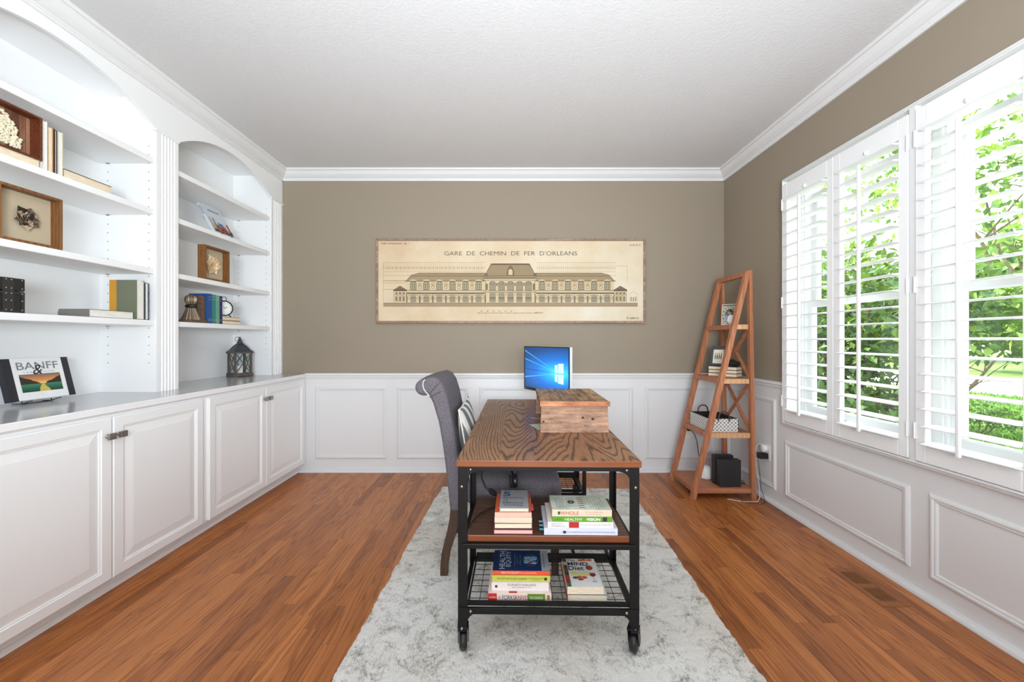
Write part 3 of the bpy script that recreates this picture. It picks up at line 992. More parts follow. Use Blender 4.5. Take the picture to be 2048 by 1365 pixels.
# ---------------------------------------------------------------- books
def book(label, L, W, T, cover, loc, rot, group=None, hard=True, pages=None, spine=None, name='book', cat='book', spine_round=False):
    """spine along local x at y=0, fore edge at y=W, lying flat with thickness along z"""
    t = thing(name, label, cat, loc, rot, group)
    b = .0026 if hard else .0008; ov = .003 if hard else .0003
    mb = MB()
    mb.box((0, 0, 0), (L, W, b)); mb.box((0, 0, T - b), (L, W, T))
    if spine_round:
        n = 8; pts = [(-.006 * math.sin(math.pi * i / n), T * i / n) for i in range(n + 1)]
        pts = [(y, z) for y, z in pts] + [(.002, T), (.002, 0)]
        mb.prism(pts, 0, L, 'x', 1)
    else: mb.box((0, 0, b), (L, b, T - b), 1)
    mb.build('cover', [cover, spine or cover], t, bevel=.0006 if hard else 0)
    mb = MB(); mb.box((ov, b, b), (L - ov, W - ov, T - b)); mb.build('pages', pages or M['pages'], t)
    return t
def E(x, y, z): return (math.radians(x), math.radians(y), math.radians(z))
C_ = lambda *c: plain(c, .5)
CG = lambda *c: plain(c, .3)

# upright: fore edge towards the room (+X), length up, thickness along +Y
def upright_rot():
    # local x -> world z, local y -> world x, local z -> world y
    return Matrix(((0, 1, 0), (0, 0, 1), (1, 0, 0))).to_euler()
UR = upright_rot()
# upright with the spine to the room: local x->z, y->-x, z->-y
SRot = Matrix(((0, -1, 0), (0, 0, -1), (1, 0, 0))).to_euler()
FX = -2.100
def up_book(label, y, T, L, W, cover, group, x=FX, spine_out=False, z=0, **kw):
    if spine_out: return book(label, L, W, T, cover, (x, y + T, z), SRot, group, **kw)
    return book(label, L, W, T, cover, (x - W, y, z), UR, group, **kw)

Z2, Z3, Z4 = 1.9605, 1.6125, 1.3095
g1 = 'books beside the shell map shadow box'
up_book('white upright book right beside the shell map shadow box, pages outward', 1.782, .022, .222, .150, C_(214, 210, 204), g1, z=Z2, pages=M['pages_white'])
up_book('tan-paged upright book between the white one and the thin dark one', 1.8045, .022, .205, .150, C_(172, 140, 96), g1, z=Z2)
up_book('thin brown upright book, slimmest of the upright row', 1.827, .005, .205, .145, C_(88, 40, 26), g1, z=Z2)
up_book('upright book with a black cover edge in the row by the shell map', 1.8325, .011, .203, .150, C_(22, 22, 24), g1, z=Z2, pages=M['pages_white'])
up_book('cream-paged upright book, last of the upright row', 1.844, .023, .205, .150, C_(196, 186, 166), g1, z=Z2, pages=M['pages_white'])
# lying: fore edge to the room
LR = E(0, 0, -90)     # local x -> -Y, y -> +X
def flat_book(label, y0, y1, x0, z, T, W, cover, group=None, **kw):
    return book(label, y1 - y0, W, T, cover, (x0 - W, y1, z), LR, group, **kw)
flat_book('flat cream-paged book with a dark cover, lying right of the upright row', 1.872, 2.096, FX, Z2, .040, .155, C_(30, 28, 28), g1)
flat_book('flat cream book lying under the shell map shadow box', 1.530, 1.777, FX, Z2, .032, .17, C_(214, 202, 182), g1)

# ---------------------------------------------------------------- shadow boxes (face +X)
def shadow_box(label, x, yc, z, S, D, fw, wood_m, back_m, rot=0, lean=0):
    t = thing('shadow_box', label, 'shadow box', (x, yc, z), (0, 0, rot), 'shadow boxes on the shelves')
    mb = MB()
    h = S / 2
    mb.ring((-D, 0, h), (0, 1, 0), (0, 0, 1), (1, 0, 0), (-h, h, -h, h), [(0, 0), (0, D), (fw, D), (fw, .006)], cap=False)
    mb.build('frame', wood_m, t, bevel=.0015)
    mb = MB(); mb.box((-D, -h + .002, .002), (-D + .008, h - .002, S - .002)); mb.build('backing', back_m, t)
    return t
oakf = wood('oak_frame', srgb(66, 38, 18), srgb(122, 78, 40), srgb(164, 116, 68), 'z', 60, 8, .45)
mah = wood('mahogany_frame', srgb(58, 24, 12), srgb(96, 46, 24), srgb(126, 66, 38), 'y', 60, 8, .4)
linen = m_fabric('natural_linen', srgb(176, 160, 134), srgb(200, 186, 160), 1500)
def plank_back():
    g = G('reclaimed_plank_backing', .7)
    sp = g.sep(g.obj())
    w = g.math('DIVIDE', sp[1], .024); i = g.math('FLOOR', w)
    n = g.noise(g.mapping(g.obj(), scale=(1, 1, .1)), 60, 3)
    f = g.math('ADD', g.math('MULTIPLY', g.white(g.comb(i, 2.0)), .6), g.math('MULTIPLY', n, .45))
    c = g.ramp(f, [(.15, srgb(66, 34, 24)), (.5, srgb(122, 78, 56)), (.85, srgb(176, 134, 104))])
    e = g.math('LESS_THAN', g.math('FRACT', w), .06)
    g.color(g.mix(e, c, srgb(36, 18, 12)))
    return g.m
t = shadow_box('brown shadow box with a map of cream shells over dark planks', FX + .005, 1.685, Z2 + .0325, .193, .055, .009, mah, plank_back())
shell = plain((226, 216, 188), .6)
def blob_fill(poly, n, r, seed, t, name, mat, x):
    rng = random.Random(seed)
    mb = MB()
    def inside(y, z):
        c = False; m = len(poly)
        for i in range(m):
            a, b = poly[i], poly[i - 1]
            if (a[1] > z) != (b[1] > z) and y < (b[0] - a[0]) * (z - a[1]) / (b[1] - a[1]) + a[0]: c = not c
        return c
    ys = [p[0] for p in poly]; zs = [p[1] for p in poly]; k = 0
    for _ in range(n * 12):
        y = rng.uniform(min(ys), max(ys)); z = rng.uniform(min(zs), max(zs))
        if inside(y, z):
            s = r * rng.uniform(.7, 1.25); mb.ell((x + rng.uniform(0, .004), y, z), (s * .9, s, s * .75), seg=7, rings=5); k += 1
            if k >= n: break
    o = mb.build(name, mat, t, fix=False); return o
lower = [(-.042, .045), (.022, .028), (.050, .030), (.052, .050), (.062, .064), (.056, .078), (.040, .080), (.036, .090), (.042, .104), (.036, .125), (.018, .140), (-.004, .146), (-.022, .132), (-.036, .108), (-.040, .080), (-.034, .060)]
upper = [(-.088, .140), (-.070, .152), (-.050, .150), (-.030, .160), (-.008, .158), (.008, .148), (.018, .150), (.006, .160), (-.016, .172), (-.034, .170), (-.050, .178), (-.070, .168), (-.088, .158)]
m1 = blob_fill(lower, 330, .0062, 3, t, 'shell_map', shell, -.040); m1['kind'] = 'stuff'
m2 = blob_fill(upper, 110, .0058, 5, t, 'shell_map', shell, -.040); m2['kind'] = 'stuff'
for m_ in (m1, m2): m_.location = (0, -.008, 0)

def flower(t, yc, zc, x, r, mats, petals, seed, swirl=0):
    """layered paper rosette facing +X"""
    rng = random.Random(seed)
    layers = [(1.0, petals, .0), (.72, petals - 1, .5), (.48, max(4, petals - 2), .2), (.28, 4, .6)]
    for li, (s, n, ph) in enumerate(layers):
        mb = MB()
        for k in range(n):
            a = 2 * math.pi * (k + ph) / n + rng.uniform(-.12, .12)
            rr = r * s * rng.uniform(.9, 1.15); w = rr * .52
            ca, sa = math.cos(a), math.sin(a)
            pts = []
            NR, NC = 5, 5
            for i in range(NR):
                q = i / (NR - 1)
                for j in range(NC):
                    e = -1 + 2 * j / (NC - 1)
                    wid = w * .9 * (math.sin(math.pi * (.12 + q * .84)) ** 1.0)
                    d = rr * q * (1 - .12 * e * e); o_ = e * wid
                    lift = .003 + li * .0045 + .012 * q * q * (1 if li else .6) + .004 * e * e + .002 * math.sin(5 * e + k)
                    pts.append((x + lift, yc + ca * d - sa * o_, zc + sa * d + ca * o_))
            f = [(i * NC + j, i * NC + j + 1, (i + 1) * NC + j + 1, (i + 1) * NC + j) for i in range(NR - 1) for j in range(NC - 1)]
            mb.add(pts, f, (li + k) % len(mats), False)
        o = mb.build('petals', mats, t, fix=False)
        md = o.modifiers.new('s', 'SOLIDIFY'); md.thickness = .0008
    mb = MB(); pts = []
    for i in range(26):
        a = i * .5; q = r * .17 * (1 - i / 34); pts.append((x + .020 + i * .0003, yc + q * math.cos(a), zc + q * math.sin(a)))
    mb.tube(pts, .0016, 5); mb.build('flower_centre', mats[0], t)
t = shadow_box('oak shadow box with a dark striped flower on linen', FX + .005, 1.744, Z3, .236, .052, .012, oakf, linen)
flower(t, .006, .118, -.043, .050, [plain((52, 44, 38), .5), plain((196, 172, 144), .5), plain((110, 92, 76), .5)], 9, 4)
t = shadow_box('oak shadow box with a cream paper rose on linen', FX + .005, 2.847, Z3, .238, .052, .013, oakf, linen)
flower(t, -.002, .118, -.043, .074, [plain((226, 200, 160), .7), plain((206, 178, 138), .7), plain((238, 216, 180), .7)], 6, 11)

# ---------------------------------------------------------------- black chest
t = thing('chest', 'small black studded chest at the left end of the lowest shelf', 'chest', (-2.19, 1.625, Z4))
blk = plain((30, 30, 31), .45)
mb = MB(); mb.box((-.075, -.105, 0), (.075, .105, .092)); mb.build('body', blk, t, bevel=.002)
mb = MB(); mb.box((-.077, -.107, .094), (.077, .107, .148)); mb.build('lid', blk, t, bevel=.003)
mb = MB()
strap_m = plain((44, 43, 43), .35)
for y in (.030, -.072):
    mb = MB(); mb.box((.0755, y, 0), (.079, y + .038, .148)); mb.build('strap', strap_m, t, bevel=.001)
mb = MB(); mb.ring((.0752, 0, 0), (0, 1, 0), (0, 0, 1), (1, 0, 0), (-.105, .105, 0, .09), [(0, 0), (0, .003), (.010, .003), (.010, 0)], cap=False); mb.build('trim_band', strap_m, t)
n0 = None
for z_ in (.012, .052, .082, .104, .140):
    for y_ in (.040, .058, .095, -.062, -.044, -.010):
        if n0 is None:
            mb = MB(); mb.ell((0, 0, 0), (.003, .0036, .0036), seg=8, rings=6); n0 = mb.build('stud', M['nickel'], t); o = n0
        else: o = n0.copy(); COL.objects.link(o); o.parent = t
        o.location = (.0792, y_, z_)
mb = MB(); mb.box((.079, -.016, .070), (.084, .016, .112)); mb.build('clasp', M['nickel'], t, bevel=.002)

# lowest shelf books, left bay
g4 = 'books on the lowest shelf of the left bookcase'
book('flat grey book with white page edges lying beside the green and ochre book', .150, .236, .040, C_(120, 118, 110), (-2.253, 1.985, Z4), 0, g4, pages=M['pages_white'], spine_round=True)
t = up_book('thick upright book with a sage green cover and ochre strip', 2.234, .047, .222, .153, C_(112, 118, 96), g4, z=Z4, pages=M['pages_white'])
mb = MB(); mb.box((0, .0, -.0006), (.222, .040, .001)); mb.build('spine_strip', C_(206, 148, 40), t)
up_book('slim upright book with a dark blue cover, against the bookcase side', 2.286, .022, .212, .145, C_(38, 50, 84), g4, z=Z4, pages=M['pages_white'])

# ---------------------------------------------------------------- leaning picture books
def frame_mat(o_, u, v):
    """matrix with local x=u, y=v, z=u x v at o_"""
    u = Vector(u).normalized(); v = Vector(v).normalized(); n = u.cross(v).normalized(); v = n.cross(u)
    m = Matrix((u, v, n)).transposed().to_4x4(); m.translation = o_
    return m
def set_m(o, m): o.matrix_world = m; return o
# landscape book: local x along +Y, y up the cover, z out to the room
lean = math.radians(14)
m = frame_mat((-2.262, 1.802, .912), (0, 1, 0), (-math.sin(lean), 0, math.cos(lean)))
t = thing('book', 'large white landscape photo book with black bands, propped on the counter', 'book')
set_m(t, m)
W_, H_, T_ = .268, .200, .026
mb = MB(); mb.box((0, 0, -T_), (W_, H_, -T_ + .003)); mb.box((0, 0, -.003), (W_, H_, 0)); mb.box((-.003, 0, -T_), (.001, H_, 0))
mb.build('cover', C_(232, 232, 232), t, bevel=.0006)
mb = MB(); mb.box((.001, .003, -T_ + .003), (W_ - .003, H_ - .003, -.003)); mb.build('pages', M['pages_white'], t)
navy = plain((34, 36, 46), .4)
for a, b in ((-.0034, .030), (W_ - .030, W_ + .0002)):
    mb = MB(); mb.box((a, -.0002, -.004 if a > 0 else -T_ - .0003), (b, H_ + .0002, .0005)); mb.build('cover_band', navy, t)
X_, Y_ = (1, 0, 0), (0, 1, 0)
grey_ink = plain((128, 128, 132), .6); ink = plain((40, 38, 38), .6)
lettering('BANFF', (.134, .163, .0006), X_, Y_, .170, .036, grey_ink, t, bold=.008)
lettering('&', (.128, .143, .0010), X_, Y_, .040, .046, ink, t, shear=.3)
lettering('L A K E  L O U I S E', (.134, .132, .0006), X_, Y_, .126, .006, grey_ink, t)
# cover photograph: lake between mountains at sunset
def lake_picture(parent, x0, y0, w, h):
    g = G('lake_print', .35)
    sp = g.sep(g.obj())
    v = g.math('DIVIDE', g.math('SUBTRACT', sp[1], y0), h); u = g.math('DIVIDE', g.math('SUBTRACT', sp[0], x0), w)
    sky = g.ramp(v, [(.45, srgb(238, 206, 120)), (.60, srgb(222, 150, 88)), (.85, srgb(170, 118, 84)), (1.0, srgb(120, 100, 88))])
    lake = g.ramp(v, [(0.0, srgb(18, 58, 44)), (.25, srgb(30, 104, 78)), (.42, srgb(66, 128, 96))])
    c = g.mix(g.math('GREATER_THAN', v, .44), lake, sky)
    au = g.math('ABSOLUTE', g.math('SUBTRACT', u, .53))
    nz = g.noise(g.mapping(g.obj(), scale=(1, 1, 1)), 60, 3)
    mt = g.math('ADD', g.math('MULTIPLY', au, .95), g.math('ADD', .33, g.math('MULTIPLY', nz, .16)))
    ism = g.math('MULTIPLY', g.math('LESS_THAN', v, mt), g.math('GREATER_THAN', v, .44))
    c = g.mix(ism, c, srgb(44, 38, 32))
    refl = g.math('MULTIPLY', g.math('LESS_THAN', g.math('ADD', au, g.math('MULTIPLY', nz, .1)), g.math('ADD', .08, g.math('MULTIPLY', g.math('SUBTRACT', .42, v), .28))), g.math('LESS_THAN', v, .42))
    c = g.mix(refl, c, srgb(206, 178, 84))
    g.color(c)
    mb = MB(); mb.add([(x0, y0, .0007), (x0 + w, y0, .0007), (x0 + w, y0 + h, .0007), (x0, y0 + h, .0007)], [(0, 1, 2, 3)])
    mb.build('cover_photo', g.m, parent, fix=False)
lake_picture(t, .050, .036, .168, .086)
# wire stand under it
st = thing('book_stand', 'thin black wire stand holding up the landscape photo book', 'stand', (-2.262, 1.936, .889), 0)
mb = MB()
for y in (-.06, .06):
    mb.tube([(.005, y, .020), (.006, y, .0165), (-.004, y, .0165), (-.040, y, .003), (-.090, y, .003)], .002, 6)
    mb.tube([(-.040, y, .003), (-.0795, y, .150)], .002, 6)
mb.tube([(-.040, -.06, .003), (-.040, .06, .003)], .002, 6)
mb.build('wire', M['dark'], st)

# city book on a wire easel, upper shelf of the right bay
m = frame_mat((-2.150, 2.898, Z2 + .026), (0, 1, 0), (-.125, -.012, .222))
t = thing('book', 'pale blue city guide with a red building on its cover, on a wire easel', 'book'); set_m(t, m)
W_, H_, T_ = .200, .246, .024
mb = MB(); mb.box((0, 0, -T_), (W_, H_, -T_ + .001)); mb.box((0, 0, -.001), (W_, H_, 0)); mb.box((0, 0, -T_), (.001, H_, 0))
mb.build('cover', C_(206, 214, 224), t)
mb = MB(); mb.box((.001, .001, -T_ + .001), (W_ - .001, H_ - .001, -.001)); mb.build('pages', M['pages_white'], t)
lettering('DETROIT', (.105, .196, .0005), X_, Y_, .118, .016, ink, t, bold=.01)
lettering('DETROIT', (-.0006, .186, -T_ / 2), (0, -1, 0), (0, 0, 1), .075, .012, ink, t, bold=.01)
def city_picture(parent):
    pal = [(70, 62, 62), (150, 62, 44), (196, 168, 110), (120, 128, 150), (186, 92, 60), (52, 46, 52), (214, 200, 180), (90, 104, 132)]
    rng = random.Random(8)
    mb = MB(); mats = [C_(*p) for p in pal]
    mb.add([(0.006, .004, .0005), (.194, .004, .0005), (.194, .060, .0005), (.006, .060, .0005)], [(0, 1, 2, 3)], 0)
    x = .006
    while x < .188:
        w = rng.uniform(.014, .032); w = min(w, .194 - x); h = rng.uniform(.075, .128)
        mb.add([(x, .03, .0006), (x + w, .03, .0006), (x + w, h, .0006), (x, h, .0006)], [(0, 1, 2, 3)], rng.randrange(len(pal)))
        x += w
    mb.add([(.045, .010, .0008), (.125, .010, .0008), (.125, .052, .0008), (.045, .060, .0008)], [(0, 1, 2, 3)], 1)
    for k in range(5):
        mb.add([(.052 + k * .014, .016, .0009), (.060 + k * .014, .016, .0009), (.060 + k * .014, .046, .0009), (.052 + k * .014, .046, .0009)], [(0, 1, 2, 3)], 4)
    mb.build('cover_photo', mats, parent, fix=False)
city_picture(t)
st = thing('book_easel', 'small black wire easel holding the city guide on the upper shelf', 'easel', (-2.150, 2.998, Z2), 0)
mb = MB()
for y in (-.05, .05):
    mb.tube([(.014, y, .050), (.020, y, .024), (.0, y, .0165), (-.030, y, .0035), (-.120, y, .0035)], .0021, 6)
    mb.tube([(-.030, y, .0035), (-.128, y, .150)], .0021, 6)
mb.tube([(.014, -.05, .050), (.014, .05, .050)], .0021, 6)
mb.build('wire', M['dark'], st)

# ---------------------------------------------------------------- coloured books, bookend, clock
g5 = 'upright coloured books between bookend and clock'
def spine_book(label, y, T, H, col, bands):
    t = up_book(label, y, T, H, .135, CG(*col), g5, z=Z4, spine_out=True, x=-2.108)
    gold = plain((206, 186, 130), .4)
    for z_ in bands:
        mb = MB(); mb.box((z_, -.0008, .003), (z_ + .0016, .0004, T - .003)); mb.build('gilt_line', gold, t)
    return t
spine_book('royal blue upright hardback with its front cover beside the bookend', 2.772, .037, .208, (34, 78, 140), (.02, .03, .165, .185))
spine_book('teal green upright hardback next to the royal blue one', 2.811, .034, .205, (52, 128, 120), (.025, .17, .19))
spine_book('pale green upright hardback between the teal and the navy ones', 2.846, .034, .204, (104, 158, 138), (.025, .172, .188))
spine_book('navy blue upright hardback, last of the coloured row by the clock', 2.882, .026, .203, (28, 40, 92), (.02, .03, .12, .165, .18))
bronze = G('aged_bronze', .38, .75, srgb(150, 132, 112)).m
walnut = wood('bookend_wood', srgb(60, 44, 32), srgb(98, 76, 58), srgb(126, 102, 80), 'x', 40, 8)
t = thing('bookend', 'bronze fluted scroll bookend on a wooden block, left of the blue book', 'bookend', (-2.180, 2.700, Z4))
mb = MB(); mb.box((-.075, -.068, 0), (.068, .068, .020)); mb.build('base', walnut, t, bevel=.001)
mb = MB(); mb.box((-.055, .040, .0205), (.055, .069, .188)); mb.build('block', walnut, t, bevel=.002)
R = Matrix.Translation((0, .012, .0205))
mb = MB(); mb.lathe([(.060, 0), (.056, .012), (.046, .035), (.036, .060), (.030, .078), (.026, .086)], 80, flute=16, depth=.08, mat=R @ Matrix.Diagonal((.95, .75, 1, 1)))
mb.build('fluted_bell', bronze, t)
mb = MB(); mb.lathe([(.030, .082), (.036, .088), (.038, .096), (.030, .104)], 32, mat=R @ Matrix.Diagonal((.95, .75, 1, 1))); mb.build('collar', plain((30, 26, 24), .4), t)
mb = MB(); mb.lathe([(.018, .102), (.028, .112), (.035, .130), (.036, .148), (.030, .162), (.016, .171), (.002, .174)], 84, flute=12, depth=.16, mat=R @ Matrix.Diagonal((.95, .7, 1, 1)))
mb.build('scroll', bronze, t)
g6 = 'tan books under the alarm clock'
flat_book('tan-paged book lying directly under the round alarm clock, upper of two', 2.914, 3.094, -2.106, Z4 + .0285, .027, .11, C_(120, 84, 56), g6)
flat_book('tan-paged book lying on the shelf, lower of two beneath the clock', 2.912, 3.102, -2.104, Z4, .028, .115, C_(110, 76, 50), g6)
t = thing('alarm_clock', 'round black alarm clock with white dial standing on two tan books', 'clock', (-2.150, 2.985, Z4 + .0557), (0, 0, math.radians(-28)))
RY = Matrix.Translation((0, 0, .066)) @ Matrix.Rotation(math.radians(90), 4, 'Y')
blackm = plain((24, 24, 26), .3)
mb = MB(); mb.lathe([(.040, -.026), (.052, -.022), (.056, -.01), (.058, .006), (.057, .012), (.050, .012), (.050, .006)], 40, mat=RY); mb.build('case', blackm, t)
mb = MB(); mb.lathe([(.0495, .0062), (.0495, .0075)], 40, mat=RY); mb.build('dial', plain((236, 236, 232), .4), t)
for nm, an, ln, wd in (('hour_hand', 62, .022, .003), ('minute_hand', -55, .034, .002)):
    a = math.radians(an); d = Vector((0, math.sin(a), math.cos(a))); c = Vector((.0084, 0, .066))
    mb = MB(); mb.bar(c - d * .005, c + d * ln, wd, .0006, up=(1, 0, 0)); mb.build(nm, blackm, t)
for k in range(12):
    a = math.pi * 2 * k / 12; d = Vector((0, math.sin(a), math.cos(a))); c = Vector((.0080, 0, .066))
    mb = MB(); mb.bar(c + d * .038, c + d * .045, .0022, .0005, up=(1, 0, 0)); mb.build('hour_mark', blackm, t)
for s in (-1, 1):
    mb = MB(); mb.tube([(0, s * .030, .020), (.004, s * .042, .004)], [.004, .0035], 8); mb.ell((.004, s * .042, .0045), (.0045, .0045, .0045)); mb.build('foot', blackm, t)
mb = MB(); mb.tube([(0, .016 * math.cos(a), .136 + .016 * math.sin(a)) for a in [math.radians(q) for q in range(-60, 241, 20)]], .0022, 6); mb.build('handle', blackm, t)

# ---------------------------------------------------------------- lantern
dw = wood('weathered_lantern_wood', srgb(52, 44, 40), srgb(88, 78, 72), srgb(112, 102, 94), 'z', 40, 8, .7)
zinc = G('dark_zinc', .5, .7, srgb(84, 88, 92)).m
t = thing('lantern', 'weathered wooden lantern with X panes and dark metal roof, on the counter', 'lantern', (-2.262, 3.322, .889), math.radians(-33))
s = .066; hb = .035; ht = .192
mb = MB(); mb.box((-s - .006, -s - .006, .006), (s + .006, s + .006, .030))
mb.build('base', dw, t, bevel=.002)
for a in (-1, 1):
    for b in (-1, 1):
        mb = MB(); mb.box((a * (s + .006), b * (s + .006), 0), (a * (s - .020), b * (s - .020), .0062)); mb.build('foot', dw, t)
        mb = MB(); mb.box((a * s, b * s, .030), (a * (s - .014), b * (s - .014), ht)); mb.build('post', dw, t)
mb = MB(); mb.box((-s - .008, -s - .008, ht), (s + .008, s + .008, ht + .014)); mb.build('eave', dw, t, bevel=.002)
for k in range(4):
    Rk = Matrix.Rotation(math.pi / 2 * k, 4, 'Z')
    for sg in (-1, 1):
        mb = MB(); mb.bar((s - .006, sg * (s - .014), hb), (s - .006, -sg * (s - .014), ht - .003), .006, .005, up=(1, 0, 0), mat=Rk)
        mb.build('cross_bar', dw, t)
    mb = MB(); mb.add([(s - .0105, -s + .014, .031), (s - .0105, s - .014, .031), (s - .0105, s - .014, ht), (s - .0105, -s + .014, ht)], [(0, 1, 2, 3)], mat=Rk)
    mb.build('pane', M['glass'], t)
mb = MB(); q = math.pi / 4; k2 = math.sqrt(2)
mb.lathe([((s + .006) * k2, ht + .014), ((s + .002) * k2, ht + .020), (.056 * k2, ht + .030), (.046 * k2, ht + .048), (.034 * k2, ht + .066), (.021 * k2, ht + .080), (.013 * k2, ht + .088)], 4, mat=Matrix.Identity(4), smooth=False, a0=q)
mb.build('roof', zinc, t)
mb = MB(); mb.lathe([(.020, ht + .086), (.021, ht + .094), (.014, ht + .100), (.015, ht + .112), (.008, ht + .122), (.005, ht + .126), (.008, ht + .132), (.002, ht + .138)], 16)
mb.build('finial', zinc, t)
mb = MB(); mb.tube([(0, -.018 + .020 * math.cos(a), ht + .118 + .020 * math.sin(a)) for a in [math.radians(q_) for q_ in range(0, 360, 20)]], .0016, 6, closed=True); mb.build('ring_handle', zinc, t)
mb = MB(); mb.lathe([(.022, .031), (.022, .090)], 20); mb.build('candle', plain((240, 236, 226), .5), t)
mb = MB(); mb.tube([(s + .010, .010 * math.cos(a), ht + .004 + .010 * math.sin(a)) for a in [math.radians(q_) for q_ in range(0, 360, 30)]], .0014, 6, closed=True); mb.build('latch_ring', zinc, t)
# ---------------------------------------------------------------- station print on the back wall
def build_print():
    x0, x1, z0, z1 = -1.2185, 1.214, 1.343, 2.108
    t = thing('framed_print', 'wide sepia print of a railway station elevation on the back wall', 'picture', ((x0 + x1) / 2, YB, z0))
    W = x1 - x0; Hh = z1 - z0; w2 = W / 2
    fr = wood('riveted_frame', srgb(96, 70, 52), srgb(150, 122, 100), srgb(186, 164, 146), 'x', 12, 8, .6)
    mb = MB(); mb.ring((0, 0, 0), (1, 0, 0), (0, 0, 1), (0, -1, 0), (-w2, w2, 0, Hh), [(0, 0), (0, .030), (.003, .033), (.020, .033), (.022, .030), (.022, .024)], cap=False)
    mb.build('frame', fr, t)
    g = G('aged_print_paper', .7)
    n = g.noise(g.obj(), 2.2, 4, .6); n2 = g.noise(g.obj(), 30, 4, .7)
    xs = g.sep(g.obj())[0]
    f = g.math('ADD', g.math('MULTIPLY', n, .7), g.math('ADD', g.math('MULTIPLY', n2, .12), g.math('MULTIPLY', xs, .10)))
    g.color(g.ramp(f, [(.22, srgb(206, 180, 146)), (.42, srgb(216, 198, 168)), (.62, srgb(222, 212, 192))]))
    mb = MB(); mb.box((-w2 + .020, -.026, .020), (w2 - .020, -.010, Hh - .020)); mb.build('canvas', g.m, t)
    tk = None
    pts = [(-w2 + .011 + (W - .022) * k / 27, zz) for k in range(28) for zz in (.011, Hh - .011)] + [(xx, .011 + (Hh - .022) * k / 8) for k in range(1, 8) for xx in (-w2 + .011, w2 - .011)]
    for x, z in pts:
        if tk is None:
            mb = MB(); mb.ell((0, 0, 0), (.0036, .002, .0036), seg=8, rings=5); tk = mb.build('rivet', plain((48, 34, 28), .4), t); o = tk
        else: o = tk.copy(); COL.objects.link(o); o.parent = t
        o.location = (x, -.0335, z)
    inkm = plain((70, 56, 42), .8); pale = plain((168, 142, 108), .8); shade = plain((158, 138, 106), .8); win = plain((164, 152, 126), .8); dark = plain((118, 102, 80), .8); grd = plain((160, 138, 110), .8); stone = plain((206, 186, 150), .8)
    mats = [inkm, pale, shade, win, dark, grd, stone]
    YP = -.0266
    # picture pixel -> print plane
    def X(u): return (u - 1021.5) / 222.4
    def Z(v): return (647 - v) / 222.4
    layer = [0]
    mb = MB()
    def poly(pts, mi, lift=0):
        mb.add([(X(u), YP - lift * .00012, Z(v)) for u, v in pts], [tuple(range(len(pts)))], mi)
    def rect(u0, v0, u1, v1, mi, lift=0): poly([(u0, v0), (u1, v0), (u1, v1), (u0, v1)], mi, lift)
    def hl(u0, u1, v, mi=0, w=.5, lift=3): rect(u0, v - w / 2, u1, v + w / 2, mi, lift)
    def vl(u, v0, v1, mi=0, w=.5, lift=3): rect(u - w / 2, v0, u + w / 2, v1, mi, lift)
    def line(a, b, mi=0, w=.6, lift=3):
        d = Vector((b[0] - a[0], b[1] - a[1])); d.normalize(); n_ = Vector((-d.y, d.x)) * w / 2
        poly([(a[0] + n_.x, a[1] + n_.y), (b[0] + n_.x, b[1] + n_.y), (b[0] - n_.x, b[1] - n_.y), (a[0] - n_.x, a[1] - n_.y)], mi, lift)
    def arch(uc, hw, v0, vb, mi, lift=1, rise=None):
        r = rise if rise is not None else hw
        pts = [(uc - hw, vb)] + [(uc - hw * math.cos(math.pi * k / 8), v0 + r - r * math.sin(math.pi * k / 8)) for k in range(9)] + [(uc + hw, vb)]
        poly(pts, mi, lift)
    L_, R_ = 766, 1258
    # train shed behind
    for v in (525, 534, 537, 543.5, 551, 561): hl(L_, 970, v, 1, .5); hl(1074, 1232, v, 1, .5)
    for k in range(110):
        u = L_ + k * 4.35
        if not 966 < u < 1074 and u < 1232: vl(u, 526, 543, 1, .25)
    for k in range(26): vl(776 + k * 8.2, 534, 538, 0, .4) if 776 + k * 8.2 < 966 else None
    vl(L_, 525, 606, 1); hl(1232, 1256, 532, 1); vl(1255, 532, 566, 1)
    for s in (-1, 1):
        c = 1020.5
        f_ = lambda u: c + s * u
        # long wing roof
        poly([(f_(50), 546), (f_(182), 546), (f_(198), 550), (f_(209), 562), (f_(50), 562)], 2 if True else 0, 1)
        hl(min(f_(50), f_(198)), max(f_(50), f_(198)), 552, 0, .7, 4)
        hl(min(f_(50), f_(184)), max(f_(50), f_(184)), 546, 0, .6, 4)
        for k in range(44): vl(f_(54 + k * 3.1), 546.5, 551.5, 0, .25, 4)
        line((f_(182), 546), (f_(198), 550), 0, .7, 4); line((f_(198), 550), (f_(209), 562), 0, .8, 4)
        hl(min(f_(50), f_(212)), max(f_(50), f_(212)), 562.5, 0, .9, 4)
        rect(min(f_(50), f_(208)), 563, max(f_(50), f_(208)), 580.5, 6, 1)
        # six bays
        for k in range(6):
            uc = f_(63.5 + k * 26.2)
            line((uc - 8, 561), (uc, 557.5), 0, .7, 5); line((uc, 557.5), (uc + 8, 561), 0, .7, 5); arch(uc, 7.6, 557.8, 563, 6, 4, 3)
            arch(uc, 6.2, 562.3, 580, 0, 5, 4); arch(uc, 5.4, 563.2, 579.3, 3, 6, 3.4)
            for q in (-2.2, 2.2): vl(uc + q, 563.5, 579.5, 0, .5, 7)
            hl(uc - 5.4, uc + 5.4, 569, 0, .4, 7); hl(uc - 5.4, uc + 5.4, 574.5, 0, .25, 7)
            if k < 5:
                um = uc + s * 13.1
                rect(um - 3.3, 566, um + 3.3, 577, 0, 5); rect(um - 2.8, 566.6, um + 2.8, 576.4, 6, 6); arch(um, 1.6, 568, 573, 2, 7)
            # lower arcade
            arch(uc, 12.3, 589.2, 605.4, 0, 5, 4.5); arch(uc, 11.7, 590, 605.4, 6, 6, 4.2)
